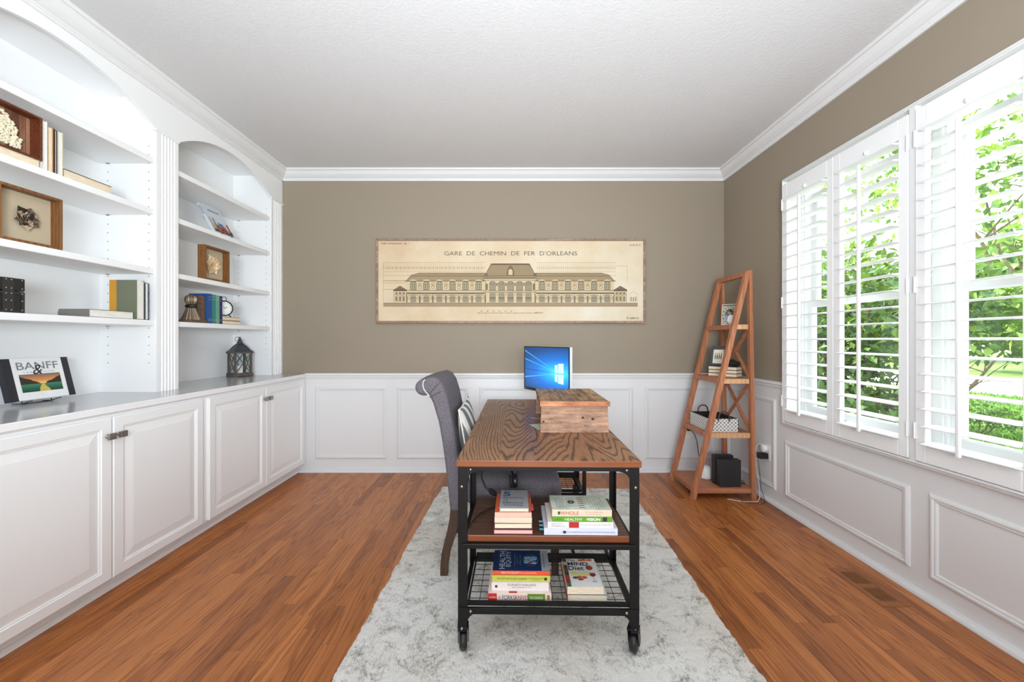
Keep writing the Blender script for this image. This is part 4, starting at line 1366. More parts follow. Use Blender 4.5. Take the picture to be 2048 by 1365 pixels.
            arch(uc, 6.2, 590.5, 605, 3, 7, 2.5)
            for q in (-4, -2, 0, 2, 4): vl(uc + q, 591.5, 605, 0, .3, 8)
            hl(uc - 6.2, uc + 6.2, 596.4, 0, .7, 8); hl(uc - 6.2, uc + 6.2, 601, 0, .3, 8)
            for q in (-9.2, 9.2):
                rect(uc + q - 2, 595, uc + q + 2, 599, 0, 7); rect(uc + q - 1.5, 595.5, uc + q + 1.5, 598.5, 6, 8)
            vl(uc + 13.1, 588, 605.5, 0, .8, 8); vl(uc - 13.1, 588, 605.5, 0, .8, 8)
        hl(min(f_(50), f_(208)), max(f_(50), f_(208)), 581, 0, .9, 5)
        rect(min(f_(50), f_(208)), 581.5, max(f_(50), f_(208)), 585, 6, 5)
        rect(min(f_(50), f_(208)), 585, max(f_(50), f_(208)), 588.2, 4, 5)
        # end pavilion
        uc = f_(221)
        poly([(uc - 14, 580), (uc, 571.5), (uc + 14, 580)], 4, 6); rect(uc - 13.5, 580, uc + 13.5, 582, 0, 6)
        rect(uc - 12.5, 582, uc + 12.5, 605, 6, 6)
        for q in (-7.5, 0, 7.5):
            rect(uc + q - 2, 584, uc + q + 2, 589.5, 4, 7); rect(uc + q - 2, 593, uc + q + 2, 602.5, 4, 7); vl(uc + q, 584, 602, 6, .4, 8)
        for q in (-12.5, -4, 4, 12.5): vl(uc + q, 582, 605, 2, .9, 7)
        hl(uc - 13, uc + 13, 591, 2, .8, 7)
    # far right small gable
    line((1259, 588), (1267, 583.5), 1, .5); line((1267, 583.5), (1276, 588), 1, .5); vl(1260, 588, 605, 1); vl(1275, 588, 605, 1)
    for u in (1263, 1267.5, 1272): rect(u - 1.3, 594, u + 1.3, 603, 1, 2)
    # centre block
    poly([(968, 553), (981, 529), (984, 527), (1057, 527), (1060, 529), (1073, 553)], 4, 6); poly([(970, 551), (983, 530), (1058, 530), (1071, 551)], 2, 7)
    for k in range(11): hl(971 + k * 1.2, 1070 - k * 1.2, 550 - k * 1.9, 4, .25, 8)
    hl(981, 1060, 528, 0, 1.2, 9)
    poly([(1013, 551), (1014, 541), (1017, 534), (1021, 530), (1025, 534), (1028, 541), (1029, 551)], 4, 9); arch(1021, 4, 538, 550, 6, 10)
    for u in (972, 1070): arch(u, 3.4, 546, 553, 4, 9)
    rect(966, 552.5, 1075, 555, 2, 9); rect(967, 555, 1074, 557.6, 4, 9); rect(968, 557.6, 1073, 560, 6, 9); hl(966, 1075, 560.4, 0, .8, 10)
    rect(969, 561, 1072, 606, 6, 8)
    for k in range(5):
        uc = 985 + k * 18
        arch(uc, 6.6, 562.5, 581, 0, 9, 5); arch(uc, 5.8, 563.5, 580.5, 3, 10, 4.5)
        for q in (-3.4, -1.1, 1.1, 3.4): vl(uc + q, 564.5, 581, 0, .45, 11)
        hl(uc - 6, uc + 6, 568.5, 0, .5, 11)
        rect(uc - 6.4, 585, uc + 6.4, 605, 3, 9)
        for q in (-5, -3, -1, 1, 3, 5): vl(uc + q, 585, 605, 0, .35, 10)
        hl(uc - 6.4, uc + 6.4, 596, 0, 1.1, 10); hl(uc - 6.4, uc + 6.4, 599, 0, .5, 10)
        if k < 4: arch(uc + 9, 1.3, 565.5, 572, 4, 10); vl(uc + 9, 584, 592, 0, .7, 10)
    for u in (971, 1070): vl(u, 561, 605, 0, .8, 10); arch(u + (2.5 if u < 1000 else -2.5), 1.8, 567, 580, 4, 10)
    rect(968, 581.5, 1073, 584, 6, 11); hl(968, 1073, 584, 0, .8, 12); hl(968, 1073, 581.4, 0, .6, 12)
    hl(L_, 1276, 606.3, 0, .7, 12); rect(L_, 607, 1276, 613.5, 5, 3)
    for v in (562, 566, 579): hl(L_, 812, v, 2, .7)
    # scale bar
    hl(954, 1074, 626.5, 0, .5)
    for k in range(9): vl(958 + k * 14.5, 625, 628, 0, .4)
    mb.build('engraving', mats, t, fix=False)
    U_, V_ = (1, 0, 0), (0, 0, 1)
    def txt(body, u, v, w, h, mat=inkm, **kw):
        lettering(body, (X(u), YP - .002, Z(v)), U_, V_, w / 222.4, h / 222.4, mat, t, **kw)
    txt("GARE  DE  CHEMIN  DE  FER  D'ORLEANS", 1021.5, 506.5, 266, 8.5, bold=-.012)
    txt('Traite d Architecture   Fig. 1', 789, 487, 56, 4.5, shear=.2)
    txt('2e Pie Pl. 31', 1271, 490, 22, 3.5)
    txt('E. Labal et', 1266, 636, 24, 4.5, shear=.3)
    txt('90 Metres', 1078, 625.5, 16, 3)
    for k, b in enumerate(['0', '5', '10', '15', '20', '25']): txt(b, 963 + k * 12, 622.5, 3, 2.5)
build_print()

# ---------------------------------------------------------------- monitor
def build_monitor():
    p_far = Vector((.098, 2.92)); p_near = Vector((.362, 2.47))
    d = (p_near - p_far); Wd = d.length; d.normalize()
    ang = math.atan2(d.y, d.x)
    t = thing('computer_monitor', 'flat monitor with a glowing blue screen standing on the desk behind the wooden box', 'monitor', ((p_far.x + p_near.x) / 2, (p_far.y + p_near.y) / 2, .7465), ang)
    # local x along the screen from far (left in view) to near, screen faces local -y
    zt = 1.148 - .7465; zb = zt - .312
    w = Wd / 2
    silver = plain((196, 198, 200), .35); bez = plain((14, 15, 17), .3)
    mb = MB(); mb.box((-w, .004, zb), (w, .026, zt)); mb.build('back_shell', silver, t, bevel=.004)
    mb = MB(); mb.ring((0, .004, 0), (1, 0, 0), (0, 0, 1), (0, -1, 0), (-w, w, zb, zt), [(0, 0), (0, .006), (.006, .006), (.006, .002)], cap=False); mb.build('bezel', bez, t)
    mb = MB(); mb.box((-w + .004, -.0028, zb + .0005), (w - .004, -.0015, zb + .020)); mb.build('chin', bez, t)
    g = G('desktop_wallpaper', .25, color=(.004, .006, .01, 1))
    x0, x1, z0_, z1_ = -w + .006, w - .006, zb + .020, zt - .006
    sp = g.sep(g.obj())
    u = g.math('DIVIDE', g.math('SUBTRACT', sp[0], x0), x1 - x0); v = g.math('DIVIDE', g.math('SUBTRACT', sp[2], z0_), z1_ - z0_)
    du = g.math('SUBTRACT', u, .80); dv = g.math('SUBTRACT', v, .42)
    r = g.math('SQRT', g.math('ADD', g.math('MULTIPLY', g.math('MULTIPLY', du, du), .55), g.math('MULTIPLY', g.math('MULTIPLY', dv, dv), 1.6)))
    base = g.ramp(r, [(0, srgb(70, 190, 250)), (.18, srgb(28, 140, 226)), (.38, srgb(18, 92, 168)), (.7, srgb(20, 58, 108)), (1, srgb(16, 42, 80))])
    # beams fan out to the left of the window
    slope = g.math('DIVIDE', dv, g.math('MAXIMUM', g.math('ABSOLUTE', du), .03))
    left = g.math('LESS_THAN', u, .74)
    beams = 0.0
    for s_, wd in ((.36, .010), (.62, .012), (-.22, .012), (-.05, -1)):
        if wd < 0: continue
        dd = g.math('ABSOLUTE', g.math('SUBTRACT', slope, s_))
        beams = g.math('ADD', beams, g.math('MAXIMUM', 0.0, g.math('SUBTRACT', 1.0, g.math('DIVIDE', dd, wd * 2))))
    band = g.math('MULTIPLY', g.math('LESS_THAN', g.math('ABSOLUTE', g.math('SUBTRACT', slope, .04)), .03), left)
    col = g.mix(g.math('MULTIPLY', g.math('MULTIPLY', beams, left), .45), base, srgb(110, 210, 255))
    col = g.mix(g.math('MULTIPLY', band, .7), col, srgb(14, 60, 116))
    g.l(col, g.b.inputs['Emission Color']); g.b.inputs['Emission Strength'].default_value = 1.0
    mb = MB(); mb.add([(x0, .0015, z0_), (x1, .0015, z0_), (x1, .0015, z1_), (x0, .0015, z1_)], [(0, 1, 2, 3)]); mb.build('screen', g.m, t, fix=False)
    U = lambda q: x0 + q * (x1 - x0); V = lambda q: z0_ + q * (z1_ - z0_)
    lit = m_emit('logo_glow', (160, 226, 255), 1.0)
    mb = MB()
    for a, b, c, d_ in ((.715, .770, .43, .60), (.785, .895, .43, .64), (.715, .770, .235, .40), (.785, .895, .20, .40)):
        mb.add([(U(a), .0008, V(c)), (U(b), .0008, V(c if c > .3 else c - .012)), (U(b), .0008, V(d_ + (.012 if c > .3 else 0))), (U(a), .0008, V(d_))], [(0, 1, 2, 3)])
    mb.build('window_logo', lit, t, fix=False)
    lettering('AOC', (-w + .022, -.0030, zb + .010), (1, 0, 0), (0, 0, 1), .022, .006, plain((200, 200, 200), .4), t)
    mb = MB(); mb.box((-.022, .026, .06), (.022, .040, .26)); mb.box((-.022, .024, .012), (.022, .040, .08)); mb.build('stand_neck', silver, t, bevel=.003)
    mb = MB(); mb.lathe([(.085, 0), (.088, .003), (.085, .010), (.03, .013)], 36, mat=Matrix.Translation((0, .040, 0)) @ Matrix.Diagonal((1, .75, 1, 1))); mb.build('stand_base', silver, t)
build_monitor()

# ---------------------------------------------------------------- reclaimed wood riser
def m_reclaimed(name, a, b, c, along='x', plank=.055, scrape=True):
    g = G(name, .75)
    o = g.obj(); sp = g.sep(o)
    ax = 0 if along == 'x' else 1
    pl = g.math('FLOOR', g.math('DIVIDE', sp[1 if along == 'x' else 0], plank)) if plank else 0.0
    rnd = g.white(g.comb(pl, 3.0))
    v = g.mapping(o, scale=(.12, 1, 1) if along == 'x' else (1, .12, 1))
    n1 = g.noise(v, 60, 5, .7); n2 = g.noise(o, 9, 4, .6, .5); n3 = g.noise(v, 400, 2)
    f = g.math('ADD', g.math('MULTIPLY', n1, .8), g.math('ADD', g.math('MULTIPLY', n2, .5), g.math('ADD', g.math('MULTIPLY', n3, .2), g.math('MULTIPLY', rnd, .18))))
    g.color(g.ramp(f, [(.60, a), (.80, b), (1.0, c)]))
    g.bump(f, .5, .004)
    return g.m
def build_riser():
    t = thing('laptop_riser', 'reclaimed wood box riser with open sides on the desktop, in front of the monitor', 'riser', (.307, 1.920, .7465), math.radians(-1.0))
    topm = m_reclaimed('reclaimed_top_boards', srgb(62, 44, 34), srgb(122, 92, 66), srgb(186, 148, 104), 'y', .054)
    sidem = m_reclaimed('reclaimed_side_boards', srgb(112, 84, 68), srgb(160, 124, 100), srgb(196, 158, 126), 'x', 0)
    H_ = .129
    mb = MB(); mb.prism([(-.165, 0), (.165, 0), (.160, H_), (-.160, H_)], .004, .026, 'y'); mb.build('front_panel', sidem, t, bevel=.0015)
    mb = MB(); mb.prism([(-.165, 0), (.165, 0), (.160, H_), (-.160, H_)], .480, .500, 'y'); mb.build('rear_panel', sidem, t, bevel=.0015)
    for k in range(6):
        a = -.166 + k * .0555
        mb = MB(); mb.box((a + .0004, 0 if k % 2 else .001, H_), (a + .0551, .508, H_ + .021 + (.0006 if k % 3 else 0))); mb.build('top_board', topm, t, bevel=.0015)
    edge = m_reclaimed('reclaimed_edge', srgb(128, 76, 48), srgb(178, 118, 80), srgb(206, 152, 110), 'x', 0)
    mb = MB(); mb.box((-.168, -.010, H_ - .001), (.169, .001, H_ + .0225)); mb.build('front_edging', edge, t, bevel=.002)
    knots = plain((66, 46, 38), .8)
    for kx, kz, r in ((-.150, .052, .006), (.040, .072, .007), (.088, .066, .008), (.05, .034, .003)):
        mb = MB(); mb.ell((kx, .0040, kz), (r, .0006, r * .8)); mb.build('knot', knots, t)
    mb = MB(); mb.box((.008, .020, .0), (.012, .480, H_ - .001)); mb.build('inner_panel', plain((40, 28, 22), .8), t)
build_riser()
t = thing('paper_sheet', 'pale green paper corner sticking out from under the wooden riser', 'paper', (.17, 2.02, .7466), math.radians(18))
mb = MB(); mb.box((-.045, -.03, 0), (.06, .10, .0012)); mb.build('sheet', plain((170, 186, 160), .7), t)
t = thing('paintbrush', 'thin grey brush poking out of the left side of the wooden riser', 'brush', (.16, 2.20, .754), math.radians(8))
mb = MB(); mb.tube([(-.055, 0, .010), (.09, .01, -.003)], [.0018, .0032], 8); mb.build('handle', plain((150, 140, 130), .5), t)

# ---------------------------------------------------------------- books on the near rack of the desk
# desk-aligned helper: position in desk coordinates
DM = Matrix.Translation((.153, 2.238, 0)) @ Matrix.Rotation(math.radians(-1.0), 4, 'Z')
def dpos(x, y, z): return tuple((DM @ Vector((x - .153, y - 2.238, z))))
DR = math.radians(-1.0)
ZS = .457
g7 = 'left stack of books on the wooden desk shelf'
def stack(label, x, y, z, w, d, h, cover, group, spine_to='left', a=0, name='book', **kw):
    """book whose tail edge faces the camera, spine on the left (reading stack)"""
    # local x = spine length -> +Y, local y (spine to fore edge) -> +X : use mirrored thickness
    p = dpos(x, y, z)
    t = book(label, w, d, h, cover, p, (0, 0, DR + a), group, name=name, **kw)
    return t
def tail_book(label, x, y, z, w, d, h, cover, group, a=0, **kw):
    """pages end facing the camera: spine runs away from the camera on the left"""
    m = Matrix.Translation(dpos(x, y, z)) @ Matrix.Rotation(DR + a + math.radians(90), 4, 'Z') @ Matrix.Translation((0, -w, 0))
    # after a 90 degree turn local x points +Y and local y points -X; spine sits on the right
    t = book(label, d, w, h, cover, (0, 0, 0), 0, group, **kw)
    t.matrix_world = m
    return t
r = math.radians
YS = 1.505
tail_book('pink-edged hardback with maroon cover, bottom of the left stack', -.054, YS, ZS, .150, .20, .019, C_(120, 40, 44), g7, pages=plain((222, 180, 174), .9))
tail_book('dark red hardback with cream pages, second from the bottom of the left stack', -.052, YS + .002, ZS + .0192, .146, .20, .023, C_(72, 22, 26), g7, r(.6))
tail_book('white paperback with a coral edge, middle of the left stack', -.050, YS + .004, ZS + .0424, .142, .19, .020, C_(226, 214, 204), g7, r(-.5), hard=False, pages=plain((226, 196, 172), .9))
t = tail_book('orange-covered book with pink page flags, directly under the small grey hardback', -.049, YS + .006, ZS + .0626, .140, .185, .019, C_(206, 96, 58), g7, r(.4), hard=False, pages=plain((222, 178, 158), .9))
for k in range(3):
    mb = MB(); mb.box((.045 + k * .03, -.010, .008 - k * .004), (.062 + k * .03, .02, .0086 - k * .004)); o = mb.build('page_flag', plain((236, 96, 112), .6), t)
t = tail_book('small grey hardback with a large blue numeral, topmost of the left stack', -.032, YS + .008, ZS + .0818, .112, .182, .015, C_(158, 160, 162), g7)
def cover_text(t, L, W, T):
    """text plane of a tail_book: reads towards the camera. local x=+Y world, local y=-X world"""
    def f(body, fx, fy, w, h, mat, **kw):
        # fx from the left edge, fy from the near edge, in metres
        lettering(body, (fy, W - fx, T), (0, -1, 0), (1, 0, 0), w, h, mat, t, **kw)
    return f
ft = cover_text(t, .182, .112, .015)
blue = plain((30, 94, 150), .5); dk = plain((56, 60, 66), .5)
ft('The', .024, .168, .030, .010, blue); ft('5', .026, .138, .030, .046, blue, bold=.02)
ft('Elements', .052, .100, .080, .016, dk); ft('of', .022, .076, .018, .014, dk); ft('Effective', .052, .050, .078, .016, dk); ft('Thinking', .052, .026, .076, .017, dk)

g8 = 'right stack of books on the wooden desk shelf'
def spine_front(label, x, y, z, w, d, h, cover, group, a=0, **kw):
    return stack(label, x, y, z, w, d, h, cover, group, a=a, **kw)
def spine_text(t, body, cx, cz, w, h, mat, **kw):
    lettering(body, (cx, -.0003, cz), (1, 0, 0), (0, 0, 1), w, h, mat, t, **kw)
def patch(t, name, x0, x1, z0, z1, mat, y=-.0004):
    mb = MB(); mb.box((x0, y, z0), (x1, .0004, z1)); return mb.build(name, mat, t)
def top_patch(t, name, x0, x1, y0, y1, T, mat, dz=.0004):
    mb = MB(); mb.box((x0, y0, T - .0003), (x1, y1, T + dz)); return mb.build(name, mat, t)
inkb = plain((44, 42, 44), .6)
t = spine_front('large pale lavender paperback, bottom of the right stack', .138, YS, ZS, .277, .205, .026, C_(206, 206, 220), g8, hard=False)
spine_text(t, 'Foundations of Lifestyle Medicine: The Lifestyle Medicine Board Review Manual', .166, .011, .20, .0055, inkb)
patch(t, 'spine_emblem', .072, .082, .006, .016, inkb)
for k in range(3):
    mb = MB(); mb.box((-.016, .018 + k * .022, .009 + .005 * k), (.004, .034 + k * .022, .0096 + .005 * k)); mb.build('page_flag', plain((96, 170, 190), .6), t)
t = spine_front('white handbook with a red block on its spine, second lowest of the right stack', .152, YS + .004, ZS + .0262, .247, .18, .021, C_(232, 226, 220), g8, hard=False)
patch(t, 'spine_block', .080, .118, 0, .021, C_(178, 34, 30)); spine_text(t, 'HANDBOOK', .038, .006, .052, .005, inkb); spine_text(t, 'HEALTHY', .034, .014, .044, .004, inkb); spine_text(t, 'An Introduction to the Power of Healthy Habits', .183, .011, .118, .0045, inkb)
t = spine_front('lime green paperback directly beneath the topmost book of the right stack', .170, YS + .006, ZS + .0474, .226, .16, .0195, C_(92, 150, 30), g8, hard=False)
patch(t, 'spine_end', .190, .206, .002, .0175, inkb); spine_text(t, 'HEALTHY', .080, .0095, .066, .0095, C_(232, 238, 220)); spine_text(t, 'VISION', .154, .0095, .052, .0105, C_(248, 250, 240), bold=.02); spine_text(t, 'NEURO', .024, .0095, .022, .004, C_(40, 80, 20))
g = G('whole_cover', .35)
sp = g.sep(g.obj()); n = g.noise(g.obj(), 22, 3)
g.color(g.ramp(n, [(.35, srgb(186, 194, 172)), (.6, srgb(222, 226, 214))]))
t = spine_front('pale green and cream paperback with a leaf emblem, topmost of the right stack', .169, YS + .008, ZS + .0671, .226, .140, .025, g.m, g8, hard=False, spine=C_(224, 196, 172))
spine_text(t, 'WHOLE', .066, .0125, .070, .014, C_(168, 62, 44)); spine_text(t, 'T. COLIN CAMPBELL, PHD', .158, .016, .070, .0045, C_(150, 110, 92)); spine_text(t, 'WITH HOWARD JACOBSON, PHD', .158, .008, .062, .004, C_(150, 110, 92))
leafm = plain((52, 72, 44), .6)
mb = MB()
for a in range(0, 360, 60):
    aa = math.radians(a)
    mb.ell((.080 + .009 * math.cos(aa), .072 + .011 * math.sin(aa), .0253), (.007, .006, .0004), seg=8, rings=5)
mb.build('leaf_emblem', leafm, t)
mb = MB()
for a in range(0, 360, 90):
    aa = math.radians(a + 45); mb.ell((.026 + .0025 * math.cos(aa), -.0003, .0125 + .004 * math.sin(aa)), (.003, .0004, .0035), seg=8, rings=5)
mb.build('leaf_emblem', leafm, t)
for k in range(8): top_patch(t, 'text_line', .018 + k * .0045, .0195 + k * .0045, .02, .115, .025, C_(140, 148, 128), .0002)
for k in range(6): top_patch(t, 'text_line', .150 + k * .010, .152 + k * .010, .015, .125, .025, C_(150, 156, 138), .0002)
for k in range(6): top_patch(t, 'text_line', .106, .128, .018 + k * .019, .023 + k * .019, .025, C_(150, 70, 56), .0002)

# lower wire basket
ZB = .1935
g9 = 'left stack of books in the wire basket'
t = spine_front('white cookbook with red and green spine labels, bottom of the basket stack', -.076, YS + .018, ZB, .243, .205, .030, C_(234, 214, 204), g9, hard=False)
patch(t, 'spine_label', 0, .034, .001, .029, C_(200, 42, 34)); spine_text(t, 'ALL RECIPES', .017, .014, .026, .006, C_(240, 220, 214))
spine_text(t, 'FORKS', .079, .014, .048, .017, inkb); spine_text(t, 'OVER', .044, .014, .007, .010, inkb); patch(t, 'spine_rule', .1045, .1052, .004, .025, inkb); spine_text(t, 'KNIVES', .130, .014, .049, .017, C_(150, 36, 44))
patch(t, 'spine_label', .152, .219, .001, .028, C_(96, 132, 36)); spine_text(t, 'THE COOKBOOK', .1855, .013, .052, .010, C_(236, 240, 220)); patch(t, 'spine_picture', .226, .237, .006, .024, C_(176, 112, 62))
top_patch(t, 'cover_label', .080, .112, .001, .012, .030, C_(178, 36, 32))
t = spine_front('white paperback with a dark red dot on the spine, above the forks cookbook', -.063, YS + .034, ZB + .0302, .221, .170, .031, C_(228, 220, 216), g9, hard=False)
spine_text(t, 'YOUR BODY IN BALANCE', .116, .0225, .112, .0085, C_(96, 88, 90)); spine_text(t, 'NEAL D. BARNARD, MD, FACC', .116, .0125, .072, .005, C_(110, 100, 100))
mb = MB(); mb.ell((.018, -.0004, .0155), (.0055, .0005, .0055)); mb.build('spine_dot', C_(108, 26, 48), t)
t = spine_front('lime yellow cookbook, directly beneath the blue-covered book in the basket', -.062, YS + .038, ZB + .0614, .226, .165, .024, C_(196, 194, 84), g9, hard=True)
spine_text(t, 'THE HOW NOT TO DIE COOKBOOK', .078, .0125, .118, .0068, inkb); spine_text(t, 'MICHAEL GREGER, M.D., FACLM', .172, .0145, .060, .004, inkb); spine_text(t, 'WITH GENE STONE', .172, .0085, .034, .003, inkb)
mb = MB(); mb.ell((.2085, -.0004, .012), (.0062, .0005, .0062)); mb.build('spine_emblem', inkb, t)
t = spine_front('navy blue book with orange spine, topmost in the wire basket', -.060, YS + .042, ZB + .0856, .223, .150, .017, C_(24, 52, 96), g9, hard=False, spine=C_(228, 82, 34))
spine_text(t, 'HEALTH EQUITY', .070, .0082, .072, .0085, C_(250, 226, 210)); spine_text(t, 'Brian S. Bandela, MD, MPH', .140, .0082, .060, .0045, C_(250, 226, 210))
top_patch(t, 'cover_stripe', .192, .2225, .001, .1495, .017, C_(176, 178, 184))
wht = C_(226, 234, 244)
lettering('HEALTH', (.036, .075, .0172), (0, 1, 0), (-1, 0, 0), .128, .022, wht, t)
lettering('EQUITY', (.062, .082, .0172), (0, 1, 0), (-1, 0, 0), .112, .022, wht, t)
for k, (xx, a) in enumerate(((.086, 'A Solutions-Focused'), (.097, 'Approach'), (.108, 'to Public Health'))): lettering(a, (xx, .075, .0172), (0, 1, 0), (-1, 0, 0), (.085, .060, .078)[k], .005, C_(150, 170, 204), t)
lettering('Brian S. Bandela, MD, MPH', (.203, .072, .0176), (0, 1, 0), (-1, 0, 0), .095, .007, inkb, t)
mb = MB()
rng = random.Random(5)
for k in range(16): mb.ell((.150 + rng.uniform(-.018, .018), .075 + rng.uniform(-.024, .024), .0172), (.010, .010, .0005), seg=8, rings=5)
mb.build('cover_art', C_(130, 180, 206), t)
mb = MB()
for k in range(3): mb.ell((.144 + .004 * k, .050 + .004 * k, .0176), (.006, .006, .0005), seg=8, rings=5)
mb.build('cover_art', C_(176, 44, 50), t)
mb = MB()
for k in range(26):
    a = 2 * math.pi * k / 26; mb.ell((.150 + .030 * math.cos(a), .075 + .040 * math.sin(a), .0172), (.0010, .0010, .0003), seg=6, rings=3)
mb.build('cover_art', wht, t)

g10 = 'right stack of books in the wire basket'
t = spine_front('cream-paged hardback with a black cover edge and red spine, under the diet book', .216, YS + .020, ZB, .225, .152, .026, C_(206, 204, 198), g10)
t.matrix_world = Matrix.Translation(dpos(.228, YS + .022, ZB)) @ Matrix.Rotation(DR + r(90), 4, 'Z') @ Matrix.Translation((0, -.152, 0))
mb = MB(); mb.box((-.0003, .1495, -.0002), (.2253, .1526, .0255)); mb.build('spine_band', C_(176, 36, 30), t)
mb = MB(); mb.box((-.0004, 0, .0238), (.222, .152, .0258)); mb.build('cover_edge', inkb, t)
t = tail_book('white diet book with a wine glass on its cover, topmost right in the basket', .229, YS + .024, ZB + .0264, .138, .200, .025, C_(236, 234, 230), g10, hard=False)
ft = cover_text(t, .200, .138, .025)
ft('The', .036, .187, .034, .016, inkb, bold=.01); ft('MIND', .062, .160, .086, .026, inkb, bold=.02); ft('Diet', .051, .128, .064, .030, inkb, bold=.02)
def disc(t, fx, fy, rx, ry, mat, name='cover_art', W=.138, T=.0252):
    mb = MB(); mb.ell((fy, W - fx, T), (ry, rx, .0004), seg=14, rings=5); return mb.build(name, mat, t)
red = C_(160, 44, 40)
disc(t, .106, .132, .015, .018, red)
for k, (a, b, c) in enumerate(((.078, .188, (206, 92, 52)), (.092, .191, (190, 70, 44)), (.106, .188, (220, 130, 70)), (.116, .190, (196, 80, 50)))): disc(t, a, b, .013, .008, C_(*c))
for a, b, c in ((.040, .062, (62, 96, 54)), (.056, .066, (206, 96, 58)), (.066, .058, (222, 130, 84)), (.076, .064, (196, 82, 50)), (.060, .052, (150, 60, 40))): disc(t, a, b, .012, .009, C_(*c))
for k in range(3):
    mb = MB(); mb.box((.094 - k * .009, .138 - .102, .0248), (.100 - k * .009, .138 - .024, .0252)); mb.build('cover_text_band', C_(222, 214, 96), t)
disc(t, .112, .085, .013, .016, C_(130, 28, 44)); disc(t, .112, .096, .014, .005, C_(206, 210, 214))
mb = MB(); mb.box((.040, .138 - .1128, .0248), (.072, .138 - .1112, .0252)); mb.box((.036, .138 - .122, .0248), (.040, .138 - .102, .0252)); mb.build('glass_stem', C_(120, 124, 130), t)
strip = [(62, 110, 66), (150, 46, 52), (170, 60, 60), (60, 60, 50), (70, 96, 60), (120, 40, 44), (200, 190, 180), (54, 70, 48)]
for k, c in enumerate(strip):
    mb = MB(); mb.box((.004 + k * .0244, .138 - .017, .0248), (.004 + (k + 1) * .0244, .1378, .0253)); mb.build('cover_strip', C_(*c), t)

# ---------------------------------------------------------------- headset hanging under the desk
t = thing('headset', 'black headset with a boom microphone hanging under the desktop above the shelf', 'headset', dpos(.02, 1.80, .56))
hb = plain((26, 26, 28), .35)
mb = MB(); mb.tube([(.004, -.005, .012), (-.002, -.004, .055), (.000, 0, .095), (.010, .015, .135), (.012, .050, .150), (.010, .088, .135), (.004, .100, .095), (.004, .100, .02)], .0048, 8); mb.build('headband', hb, t)
for yy in (-.008, .104):
    mb = MB(); mb.lathe([(.012, -.012), (.029, -.010), (.031, -.003), (.031, .004), (.024, .012), (.008, .014)], 26, mat=Matrix.Translation((.006, yy, 0)) @ Matrix.Rotation(math.radians(90), 4, 'Y')); mb.build('ear_cup', hb, t)
    mb = MB(); mb.lathe([(.020, -.026), (.030, -.022), (.031, -.013), (.024, -.012)], 26, mat=Matrix.Translation((.006, yy, 0)) @ Matrix.Rotation(math.radians(90), 4, 'Y')); mb.build('ear_cushion', plain((16, 16, 17), .8), t)
mb = MB(); mb.tube([(.0, -.012, .01), (-.03, -.014, .06), (-.075, -.014, .085), (-.118, -.014, .078), (-.146, -.012, .045), (-.144, -.010, .010), (-.126, -.010, -.030), (-.108, -.010, -.044)], .0042, 8); mb.build('microphone_boom', hb, t)
mb = MB(); mb.ell((0, 0, 0), (.024, .013, .013)); o = mb.build('microphone', plain((18, 18, 19), .9), t); o.location = (-.095, -.010, -.052); o.rotation_euler = (0, math.radians(38), 0)
o = MB().tube([dpos(.030, 1.80, .565), dpos(.005, 1.79, .50), dpos(-.01, 1.77, .462), dpos(-.07, 1.74, .460), dpos(-.12, 1.68, .460), dpos(-.148, 1.60, .460), dpos(-.150, 1.55, .460)], .002, 6).build('headset_cable', hb)
tag(o, 'thin black cable trailing across the left side of the wooden desk shelf', 'cable')
# ---------------------------------------------------------------- things on the ladder shelf
t = thing('storage_basket', 'white storage basket with black diamond pattern and leather handles, on the ladder shelf', 'basket', (1.605, 3.165, .4975), math.radians(0))
def m_diamond():
    g = G('black_diamond_pattern', .8)
    sp = g.sep(g.obj())
    S = .028
    a = g.math('DIVIDE', g.math('ADD', sp[0], sp[1]), S); b = g.math('DIVIDE', sp[2], S)
    p = g.math('ABSOLUTE', g.math('SUBTRACT', g.math('FRACT', a), .5)); q = g.math('ABSOLUTE', g.math('SUBTRACT', g.math('FRACT', b), .5))
    d = g.math('ADD', p, q)
    dark1 = g.math('MULTIPLY', g.math('LESS_THAN', d, .34), g.math('GREATER_THAN', d, .13))
    d2 = g.math('SUBTRACT', 1.0, d)
    dark2 = g.math('MULTIPLY', g.math('LESS_THAN', d2, .30), g.math('GREATER_THAN', d2, .12))
    g.color(g.mix(g.math('MAXIMUM', dark1, dark2), srgb(236, 234, 230), srgb(34, 34, 38)))
    return g.m
bm_ = m_diamond(); dkl = plain((36, 28, 28), .9)
hx, hy, hh = .112, .160, .100
mb = MB()
for a, b in (((-hx, -hy), (hx, -hy + .004)), ((-hx, hy - .004), (hx, hy)), ((-hx, -hy), (-hx + .004, hy)), ((hx - .004, -hy), (hx, hy))):
    mb.box((a[0], a[1], 0), (b[0], b[1], hh))
mb.build('side', bm_, t)
mb = MB(); mb.box((-hx + .004, -hy + .004, .001), (hx - .004, hy - .004, .004))
for a, b in (((-hx + .004, -hy + .004), (hx - .004, -hy + .006)), ((-hx + .004, hy - .006), (hx - .004, hy - .004)), ((-hx + .004, -hy + .004), (-hx + .006, hy - .004)), ((hx - .006, -hy + .004), (hx - .004, hy - .004))):
    mb.box((a[0], a[1], .004), (b[0], b[1], hh + .001))
mb.build('lining', dkl, t)
lea = plain((74, 52, 42), .5)
